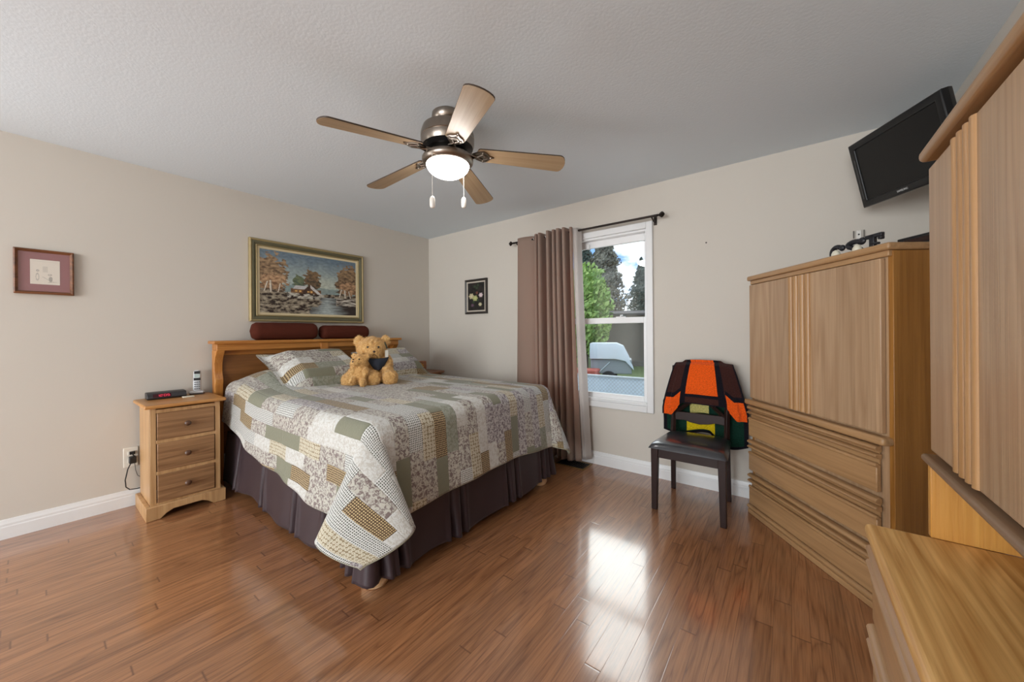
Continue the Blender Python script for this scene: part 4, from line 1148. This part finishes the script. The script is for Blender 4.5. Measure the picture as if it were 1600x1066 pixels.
# ------------------------------------------------------------------ things on the armoire
rz = math.atan2(-0.80761, 0.58972)
ax_ = Vector((0.58972, -0.80761, 0)); ay_ = Vector((0.80761, 0.58972, 0)); A0 = Vector((3.509, -0.251, 0))
BLKL = plain('glossy_black_wood', (0.014, 0.014, 0.018, 1), 0.4)
def letter(kind, x, label, hgt=0.10):
    p = A0+ax_*x+ay_*0.15
    m = MB()
    h = hgt; r = 0.0125
    if kind == 'c':
        m.tube([(0.030*math.cos(a), 0, h/2+(h/2-r)*math.sin(a)) for a in [math.radians(35+290*i/18) for i in range(19)]], [r*0.8]+[r]*17+[r*0.8], 10)
        m.ell((0.030, 0, h*0.72), (0.016, 0.011, 0.016), None, 12)
    elif kind == 's':
        P = [(0.034*math.cos(a), 0, h*0.72+(h*0.26-r)*math.sin(a)*1.3) for a in [math.radians(10+200*i/9) for i in range(10)]]
        P += [(0.0, 0, h*0.5), (0.030, 0, h*0.36), (0.026, 0, h*0.16), (0.0, 0, r), (-0.032, 0, h*0.2)]
        m.tube(P, r, 10)
        m.ell((0.040, 0, h*0.80), (0.020, 0.011, 0.018), None, 12)
    else:
        m.box(-0.014, 0.010, -0.009, 0.009, 0, h*0.98)
        m.box(-0.034, 0.046, -0.009, 0.009, h*0.78, h*0.98); m.box(-0.014, 0.026, -0.009, 0.009, h*0.40, h*0.52)
        m.box(0.028, 0.046, -0.009, 0.009, h*0.62, h*0.80); m.box(-0.026, 0.022, -0.009, 0.009, 0, 0.014)
    o = m.build('ornament_letter', BLKL, None, True, bev=0.003, sharp=50)
    o.location = (p.x, p.y, 1.5685); o.rotation_euler = (0, 0, rz)
    tag(o, label, 'ornament', 'black letters on the armoire')
letter('c', 0.527, 'black curved letter ornament leftmost on the armoire top', 0.084)
letter('s', 0.625, 'black curled letter ornament in the middle of the armoire row', 0.086)
letter('f', 0.722, 'black block letter ornament rightmost of the armoire row', 0.088)
for x, lb in ((0.560, 'cream egg ornament beside the leftmost black letter'), (0.678, 'cream egg ornament before the block letter on armoire')):
    p = A0+ax_*x+ay_*0.115
    e = MB().lathe([(0.004, 0.0), (0.012, 0.003), (0.019, 0.015), (0.018, 0.030), (0.012, 0.043), (0.003, 0.049)], seg=20).build('egg_ornament', plain('cream_ceramic', srgb(226, 220, 200), 0.35), None, True)
    e.location = (p.x, p.y, 1.5685); tag(e, lb, 'ornament')
mb_ = thing('media_box', 'black media box at the right end of armoire top', 'media box', A0+ax_*0.79+ay_*0.26+Vector((0, 0, 1.5685)), rz)
B(-0.01, 0.135, -0.06, 0.09, 0.0, 0.045).build('case', BLACK_PLASTIC, mb_, bev=0.003)
B(0.02, 0.12, -0.0615, -0.0595, 0.012, 0.032).build('front_window', plain('smoked_panel', (0.03, 0.012, 0.01, 1), 0.1), mb_)

# ------------------------------------------------------------------ television on its wall arm
tl = Vector((4.018, -0.232, 2.280)); ya, ti, ro = math.radians(204.4), math.radians(14.1), math.radians(-3.5)
n_ = Vector((math.cos(ya)*math.cos(ti), math.sin(ya)*math.cos(ti), -math.sin(ti)))
r_ = Vector((0, 0, 1)).cross(n_).normalized(); u_ = n_.cross(r_)
r_, u_ = r_*math.cos(ro)+u_*math.sin(ro), u_*math.cos(ro)-r_*math.sin(ro)
TW, TH = 0.58, 0.37
ctr = tl+r_*TW/2-u_*TH/2
tv = thing('television', 'black flat television tilted down on a wall arm', 'television')
tv.matrix_world = Matrix((( r_.x, -n_.x, u_.x, ctr.x), (r_.y, -n_.y, u_.y, ctr.y), (r_.z, -n_.z, u_.z, ctr.z), (0, 0, 0, 1)))
TVB = plain('gloss_black_bezel', (0.008, 0.008, 0.009, 1), 0.3, spec=0.3)
hwT, hhT = TW/2, TH/2
mitre(tv, 'bezel', -hwT, hwT, -hhT, hhT, 0.038, 0, 0, TVB, [(0, 0.03), (0, 0.002), (0.15, -0.002), (0.9, 0.0), (1, 0.006), (1, 0.03)], 'y', 1)
B(-hwT+0.036, hwT-0.036, 0.006, 0.012, -hhT+0.036, hhT-0.036).build('screen', plain('tv_screen', (0.004, 0.004, 0.0045, 1), 0.3, spec=0.25), tv)
bk = MB(); rings = []
for y, k in ((0.028, 1.0), (0.045, 0.985), (0.06, 0.93), (0.072, 0.80), (0.078, 0.6)):
    rings.append([(-hwT*k, y, -hhT*k), (hwT*k, y, -hhT*k), (hwT*k, y, hhT*k), (-hwT*k, y, hhT*k)])
bk.ring_sweep(rings); bk.build('back_shell', BLACK_PLASTIC, tv, True, sharp=50)
B(-hwT+0.020, -hwT+0.024, -0.001, 0.004, -hhT+0.05, hhT-0.09).build('speaker_strip', plain('dark_chrome_strip', (0.12, 0.12, 0.13, 1), 0.2, metal=1), tv)
lm_ = text_mesh('SAMSUNG', 0.0145, 0.0006)
lo = bpy.data.objects.new('logo', lm_); COL.objects.link(lo); lo.parent = tv
lo.data.materials.append(plain('silver_lettering', srgb(215, 215, 215), 0.4))
lo.location = (-0.010, -0.0012, -hhT+0.019); lo.rotation_euler = (PI/2, 0, 0)
arm_ = thing('wall_mount', 'black swivel wall arm holding the television', 'wall mount')
bc = ctr-n_*0.078
wp = Vector((RX-0.012, -0.42, 2.05))
w_ = MB(); w_.box(RX-0.014, RX, -0.47, -0.37, 1.94, 2.16); w_.build('wall_plate', BLACK_PLASTIC, arm_, bev=0.003)
MB().tube([wp, wp+(bc-wp)*0.5+Vector((0, 0.02, 0)), bc+n_*0.001], 0.016, 10).build('swing_arm', BLACK_PLASTIC, arm_, True)

# small ornament and nail on the back wall
wo_ = thing('wall_ornament', 'tiny white square ornament on the wall above the black letters', 'ornament', (4.087, -0.002, 1.803))
B(-0.012, 0.012, -0.010, 0.0, -0.026, 0.026).build('plaque', plain('white_plaque', srgb(226, 222, 216), 0.5), wo_, bev=0.002)
for sx in (-0.026, 0.022): B(sx, sx+0.006, -0.008, 0.0, -0.020, 0.026).build('edge_bar', plain('grey_bar', srgb(104, 98, 92), 0.5), wo_, bev=0.001)
MB().ell((0.0, -0.011, 0.0), (0.005, 0.003, 0.005), None, 10).build('centre_dot', BLACK_PLASTIC, wo_, True)
nl = MB().lathe([(0.0025, -0.012), (0.006, -0.012), (0.006, -0.009), (0.002, -0.008), (0.002, 0.0)], seg=10, axis='Y').build('wall_nail', plain('dark_nail', (0.08, 0.07, 0.06, 1), 0.4, metal=0.8), None, True)
nl.location = (3.236, 0.0, 1.885); tag(nl, 'bare nail in the wall right of the window', 'nail')

# ------------------------------------------------------------------ floor register
vt = thing('floor_register', 'brass and black floor register under the curtain', 'floor vent', (2.15, -0.135, 0.0005))
BRS = plain('aged_brass', srgb(150, 120, 76), 0.4, metal=0.7)
mr = MB()
for (a, b_, c_, d2) in ((-0.15, 0.15, -0.09, -0.075), (-0.15, 0.15, 0.075, 0.09), (-0.15, -0.135, -0.075, 0.075), (0.135, 0.15, -0.075, 0.075)): mr.box(a, b_, c_, d2, 0, 0.006)
mr.build('rim', BRS, vt, bev=0.001)
B(-0.135, 0.135, -0.075, 0.075, 0, 0.002).build('duct', plain('duct_black', (0.008, 0.008, 0.008, 1), 0.8), vt)
gr = MB()
for k in range(12): gr.box(-0.13+k*0.0225, -0.12+k*0.0225, -0.075, 0.075, 0.002, 0.005)
gr.box(-0.135, 0.135, -0.004, 0.004, 0.002, 0.0055)
gr.build('grille', plain('dark_grille', (0.03, 0.025, 0.022, 1), 0.45, metal=0.5), vt)

# ------------------------------------------------------------------ chair with blanket
ch = thing('dining_chair', 'dark espresso dining chair with black padded seat by the window', 'chair', (3.205, -0.36, 0))
ESP = plain('espresso_wood', srgb(44, 28, 25), 0.45, spec=0.22, vary=0.12, vscale=14)
def taper(m, p0, p1, a0_, a1_, b0=None, b1=None):
    b0 = b0 or a0_; b1 = b1 or a1_
    r0 = [(p0[0]+sx*a0_, p0[1]+sy*b0, p0[2]) for sx, sy in ((-1, -1), (1, -1), (1, 1), (-1, 1))]
    r1 = [(p1[0]+sx*a1_, p1[1]+sy*b1, p1[2]) for sx, sy in ((-1, -1), (1, -1), (1, 1), (-1, 1))]
    return m.ring_sweep([r0, r1])
fy = -0.205
for sx in (-1, 1):
    l = MB(); taper(l, (sx*0.205, fy, 0.0), (sx*0.200, fy, 0.42), 0.017, 0.023); lg = l.build('leg', ESP, ch, bev=0.003)
    B(sx*0.205-0.013, sx*0.205+0.013, fy-0.013, fy+0.013, 0, 0.004).build('glide', plain('beige_glide', srgb(160, 150, 140), 0.6), lg)
for sx in (-1, 1):
    l = MB(); taper(l, (sx*0.185, 0.215, 0.0), (sx*0.178, 0.19, 0.44), 0.015, 0.017); l.build('leg', ESP, ch, bev=0.003)
    l = MB()
    l.tube([(sx*0.178, 0.190, 0.44), (sx*0.178, 0.205, 0.60), (sx*0.180, 0.228, 0.78), (sx*0.182, 0.255, 0.945)], [0.020, 0.019, 0.018, 0.016], 4)
    l.build('back_post', ESP, ch, bev=0.003)
ap = MB(); ap.box(-0.18, 0.18, fy-0.010, fy+0.010, 0.355, 0.42); ap.box(-0.165, 0.165, 0.175, 0.195, 0.36, 0.42)
for sx in (-1, 1): ap.prism([(sx*0.205, fy), (sx*0.185, fy), (sx*0.165, 0.19), (sx*0.185, 0.19)], 0.36, 0.42, 'XY')
ap.build('apron', ESP, ch, bev=0.003)
st = MB()
outl = [(-0.235, -0.245), (0.235, -0.245), (0.205, 0.195), (-0.205, 0.195)]
def seat_fn(u, v):
    hw_ = 0.235+(0.203-0.235)*v
    a = u*2-1; b_ = v*2-1
    edge = (1-abs(a)**6)*(1-abs(b_)**6)
    return (a*hw_, -0.245+0.44*v, 0.421+0.045*max(0.0, edge)**0.35+0.010*(1-a*a)*(1-b_*b_))
st.grid(seat_fn, 40, 36); st.grid(lambda u, v: (seat_fn(u, v)[0], seat_fn(u, v)[1], 0.420), 40, 36)
bmesh.ops.remove_doubles(st.bm, verts=st.bm.verts[:], dist=0.0012)
st.build('seat', plain('black_leatherette', (0.026, 0.028, 0.034, 1), 0.30, coat=0.5, spec=0.6, bump=0.05, bscale=500), ch, True, sharp=70)
rl = MB()
pts = [(-0.165, 0.60), (-0.09, 0.60), (0, 0.60), (0.09, 0.60), (0.165, 0.60), (0.165, 0.535), (0.10, 0.540), (0.06, 0.528), (0, 0.520), (-0.06, 0.528), (-0.10, 0.540), (-0.165, 0.535)]
rl.prism(pts, 0.196, 0.212, 'XZ')
rl.build('lower_rail', ESP, ch, bev=0.003)
B(-0.17, 0.17, 0.238, 0.258, 0.86, 0.945).build('top_rail', ESP, ch, bev=0.006)
for sx in (-1, 1):
    MB().tube([(sx*0.168, 0.206, 0.585), (0.0, 0.226+0.006*sx, 0.735), (-sx*0.165, 0.247, 0.875)], 0.014, 4).build('cross_slat', ESP, ch)

KNIT = vcol_mat('crochet_wool', 0.95, 0.1, 0.9, 260, sheen=0.1)
bk_ = thing('crochet_blanket', 'brown, orange and green crochet blanket draped over the chair back', 'blanket', (3.205, -0.36, 0))
ORG, BRN, NVY, GRN, YEL, PYL = c8(238, 92, 24), c8(62, 34, 30), c8(22, 20, 28), c8(18, 54, 42), c8(226, 196, 26), c8(206, 196, 120)
def jit(c, u, v):
    k = 1+0.35*fbm(u*60, v*60, 2); return tuple(max(0.0, x*k) for x in c)+(1,)
def bl_front(u, v):
    # u left-right, v from the top (0) to the hem (1)
    a = u*2-1
    hw_ = 0.19+0.085*min(1, v*1.15)**0.8
    hem = 0.672-0.095*min(1.0, max(0.0, abs(a)-0.50)/0.25)+0.0
    ztop = 0.975-0.010*a*a
    x = a*hw_+0.022+0.015*v*max(0, a)
    z_ = ztop+(hem-ztop)*v
    y = 0.228-0.052*min(1.0, v*1.6)-0.014*math.sin(a*5.0)*v+(0.02 if abs(a) > 0.8 else 0)*v
    if v < 0.06: y += 0.02*(1-v/0.06)
    return (x, y, z_)
def bl_fcol(u, v):
    a = u*2-1
    c = BRN
    if abs(a+0.03) < 0.45+0.04*(1-v) and v < 0.76: c = ORG
    if 0.76 <= v and abs(a) < 0.55: c = BRN if v > 0.84 else NVY
    for e in (-0.50, 0.45):
        if abs(a-e) < 0.075: c = NVY
    if v > 0.66 and abs(a) > 0.56: c = ORG
    if 0.58 < v <= 0.66 and abs(a) > 0.56: c = NVY
    if abs(a) > 0.96 or (v > 0.975 and abs(a) < 0.6): c = NVY
    return jit(c, u, v)
MB().grid(bl_front, 90, 80, col=bl_fcol).build('front_drape', KNIT, bk_, True, sharp=180, solid=0.012, soff=0)
def bl_back(u, v):
    a = u*2-1
    hw_ = 0.19+0.095*min(1, v*2.2)**0.8
    hem = 0.425-0.055*(a > 0.15)*min(1, (a-0.15)*4)+0.02*math.cos(a*5)
    x = a*hw_+0.012
    ztop = 0.978-0.010*a*a
    shoulder = 0.12*max(0.0, abs(a)-0.62)/0.38
    z_ = (ztop-shoulder*1.0)+(hem-ztop+shoulder)*v
    y = 0.250+0.045*min(1, v*1.2)+0.010*math.sin(a*7)*v
    if v < 0.06: y -= 0.0
    return (x, min(y, 0.318), z_)
def bl_bcol(u, v):
    a = u*2-1; z_ = 0.975-0.56*v
    c = GRN if v > 0.45 else BRN
    if -0.36 < a+0.03 < 0.30 and 0.44 < z_ < 0.525: c = YEL
    if -0.28 < a+0.03 < 0.16 and 0.57 < z_ < 0.70: c = PYL
    if abs(a) > 0.90 or v > 0.965: c = NVY
    if 0.40 < v < 0.45: c = NVY
    return jit(c, u, v)
MB().grid(bl_back, 90, 90, col=bl_bcol).build('back_drape', KNIT, bk_, True, sharp=180, solid=0.010, soff=0)
def bl_top(u, v):
    a = u*2-1; f = bl_front(u, 0.0); k = bl_back(u, 0.0)
    t = v; return (f[0]+(k[0]-f[0])*t, f[1]+(k[1]-f[1])*t, f[2]+(k[2]-f[2])*t+0.014*math.sin(PI*t))
MB().grid(bl_top, 60, 8, col=lambda u, v: bl_fcol(u, 0.02)).build('top_fold', KNIT, bk_, True, sharp=180, solid=0.010, soff=0)

# ------------------------------------------------------------------ outside the window
GRASS = plain('lawn_grass', srgb(92, 108, 66), 0.9, vary=0.25, vscale=3)
gd = MB(); gd.box(-60, 40, 0.16, 90, -0.75, -0.62); struct(gd.build('ground', GRASS), 'grassy ground outside')
struct(B(-8, 12, 0.16, 3.2, -0.62, -0.60).build('reflector', plain('pale_reflector', srgb(214, 210, 202), 0.9, vary=0.06, vscale=3)), 'unseen pale reflector slab below the window')  # added pale slab, hidden below the sill, bounces daylight onto the ceiling
# chain-link fence with pale screening
fc = thing('chain_link_fence', 'pale screened chain-link fence outside the window', 'fence', (0, 3.4, -0.62))
PALE = plain('pale_blue_screening', srgb(208, 222, 232), 0.7, vary=0.05, vscale=2)
def fz(x): return 1.00-0.028*(x-0.5)
B(-5, 6, 0.02, 0.03, 0, 0.99).build('screening', PALE, fc)
GALV = plain('galvanised_steel', srgb(176, 184, 188), 0.4, metal=0.6)
rod((-5, 0, 1.0), (6, 0, 1.0), 0.022).build('top_rail', GALV, fc, True)
for x in (-4.5, -2.0, 0.15, 2.6, 5.1): rod((x, 0, 0), (x, 0, 1.03), 0.028).build('post', GALV, fc, True)
wm_ = MB()
xx = -0.4
while xx < 2.6:
    for sgn in (1, -1):
        xa, xb = xx, xx+sgn*0.95
        wm_.tube([(xa, -0.004*sgn, 0.02), (xb, -0.004*sgn, 0.97)], 0.003, 4, False)
    xx += 0.07
wm_.build('wire_mesh', GALV, fc)
# covered trailer
tr = thing('covered_trailer', 'trailer under a pale grey tarpaulin beyond the fence', 'trailer', (-1.35, 9.2, -0.62), math.radians(20))
TARP = plain('pale_tarpaulin', srgb(196, 206, 212), 0.55, vary=0.06, vscale=4)
def tarp_sec(x, k):
    return [(x, -0.62*k, 0.92), (x, -0.60*k, 1.25), (x, -0.50*k, 1.46), (x, 0.50*k, 1.46), (x, 0.60*k, 1.25), (x, 0.62*k, 0.92)]
tm = MB(); tm.ring_sweep([tarp_sec(-0.62, 0.98), tarp_sec(-0.55, 1.0), tarp_sec(0.25, 1.0), [(0.55, -0.6, 0.85), (0.52, -0.58, 1.15), (0.48, -0.48, 1.36), (0.48, 0.48, 1.36), (0.52, 0.58, 1.15), (0.55, 0.6, 0.85)], [(0.82, -0.56, 0.55), (0.72, -0.52, 0.8), (0.66, -0.4, 1.0), (0.66, 0.4, 1.0), (0.72, 0.52, 0.8), (0.82, 0.56, 0.55)]])
tm.build('tarpaulin', TARP, tr, bev=0.02)
B(-0.6, 0.75, -0.5, 0.5, 0.42, 0.9).build('trailer_body', plain('grey_trailer_body', srgb(150, 156, 158), 0.5), tr, bev=0.02)
for y in (-0.54, 0.54): MB().lathe([(0.05, -0.07), (0.24, -0.07), (0.26, 0), (0.24, 0.07), (0.05, 0.07)], (0.0, y, 0.26), 20, 'Y').build('wheel', plain('rubber_tyre', (0.03, 0.03, 0.03, 1), 0.8), tr, True)
# red vehicle nose beside it
rv = thing('garden_cart', 'red garden cart parked beside the covered trailer', 'cart', (-1.75, 8.0, -0.62), math.radians(15))
B(-0.55, 0.5, -0.35, 0.35, 0.30, 0.62).build('cart_tub', plain('faded_red_paint', srgb(176, 84, 70), 0.5), rv, bev=0.05)
rod((0.45, 0, 0.45), (0.85, 0, 0.85), 0.02).build('cart_handle', GALV, rv, True)
for y in (-0.38, 0.38):
    for x in (-0.35, 0.32): MB().lathe([(0.03, -0.04), (0.15, -0.04), (0.16, 0), (0.15, 0.04), (0.03, 0.04)], (x, y, 0.16), 16, 'Y').build('wheel', MATS['rubber_tyre'], rv, True)
# dark barn wall
bn = thing('outbuilding', 'dark grey-brown outbuilding behind the trailer', 'building', (-2.6, 16.5, -0.62), math.radians(18))
BARN = plain('weathered_grey_boards', srgb(112, 106, 98), 0.9, vary=0.15, vscale=2)
B(-2.4, 6.5, 0, 5, 0, 2.75).build('wall', BARN, bn)
bm_ = MB(); bm_.prism([(-0.5, 2.70), (2.5, 3.0), (5.5, 2.70), (5.5, 2.82), (2.5, 3.12), (-0.5, 2.82)], -2.8, 6.9, 'YZ'); bm_.build('roof', plain('dark_shingles', srgb(74, 72, 72), 0.9, vary=0.15, vscale=5), bn)
# vegetation from leaf cards around a trunk
def leaf_mat(name, c1, c2):
    m, N, b, out = base_mat(name)
    r = N.n('ShaderNodeNewGeometry').outputs['Random Per Island']
    N.t.links.new(N.mix(r, c1, c2), b.inputs['Base Color']); b.inputs['Roughness'].default_value = 0.7
    return m
LEAFG = leaf_mat('fresh_green_leaves', srgb(132, 166, 88), srgb(184, 208, 122))
LEAFD = leaf_mat('dark_conifer_needles', srgb(74, 90, 82), srgb(122, 134, 122))
LEAFB = leaf_mat('brownish_conifer_needles', srgb(104, 104, 90), srgb(150, 146, 128))
BARK = plain('rough_bark', srgb(92, 80, 68), 0.9, vary=0.2, vscale=8)
def leaves(n, size, sampler, seed):
    rnd = random.Random(seed); m = MB()
    for _ in range(n):
        p = Vector(sampler(rnd)); s_ = size*(0.6+0.8*rnd.random())
        a = Vector((rnd.gauss(0, 1), rnd.gauss(0, 1), rnd.gauss(0, 0.7))).normalized(); b_ = a.orthogonal().normalized()
        c_ = a.cross(b_)
        vs = [m.bm.verts.new(p+q_) for q_ in (-b_*s_, -c_*s_*0.55, b_*s_, c_*s_*0.55)]
        m.bm.faces.new(vs)
    return m
def round_tree(label, loc, h, rx, n, mat, seed, size=0.16, name='tree'):
    t = thing(name, label, 'tree', loc, 0, 'trees beyond the fence')
    def smp(r):
        while True:
            a = Vector((r.uniform(-1, 1), r.uniform(-1, 1), r.uniform(-1, 1)))
            if 0.25 < a.length < 1: break
        k = 1+0.25*mnoise.noise(a*2.2+Vector((seed, 0, 0)))
        return (a.x*rx*k, a.y*rx*k, h*0.56+a.z*h*0.46*k)
    leaves(n, size, smp, seed).build('foliage', mat, t)
    MB().tube([(0, 0, 0), (0.05, 0, h*0.3), (0, 0.05, h*0.7)], [0.18, 0.14, 0.05], 10).build('trunk', BARK, t, True)
    return t
def conifer(label, loc, h, rx, n, mat, seed, size=0.13):
    t = thing('conifer', label, 'tree', loc, 0, 'trees beyond the fence')
    def smp(r):
        z_ = r.random()**0.8; tier = 0.65+0.35*abs(math.sin(z_*h*1.9))
        rad = rx*(1-z_)**0.8*tier*math.sqrt(r.random()); a = r.uniform(0, 2*PI)
        rad *= 0.65+0.6*abs(math.sin(a*2.5+z_*8))*(0.6+0.8*mnoise.noise(Vector((math.cos(a)*2, math.sin(a)*2, z_*h*1.3+seed))))
        return (rad*math.cos(a), rad*math.sin(a), h*(0.10+0.9*z_)-rad*0.25)
    leaves(n, size, smp, seed).build('foliage', mat, t)
    MB().tube([(0, 0, 0), (0, 0, h*0.95)], [0.22, 0.03], 10).build('trunk', BARK, t, True)
    return t
round_tree('light green bushy tree at the left of the view outside', (-4.35, 13.4, -0.62), 5.1, 1.3, 4200, LEAFG, 3, 0.13)
conifer('tall grey-green conifer in the middle of the view outside', (-8.0, 24.5, -0.62), 11.0, 3.0, 13000, LEAFB, 5)
conifer('dark conifer at the left edge of the view outside', (-11.9, 29.0, -0.62), 12.5, 2.3, 7000, LEAFD, 8)
conifer('dark conifer at the right edge of the view outside', (-5.2, 27.0, -0.62), 7.3, 2.2, 6000, LEAFD, 11)
conifer('short dark conifer just right of the tall grey-green conifer', (-8.0, 33.5, -0.62), 9.2, 2.6, 6500, LEAFD, 13)
tg = leaves(1400, 0.06, lambda r: (r.uniform(-0.75, 0.6), r.uniform(-0.3, 0.3), 0.50*r.random()*(1-0.3*r.random())), 21).build('meadow_grass', LEAFG)
tg.location = (-0.05, 6.2, -0.62); tag(tg, 'tuft of bright tall grass just behind the fence', 'grass', None, 'stuff')
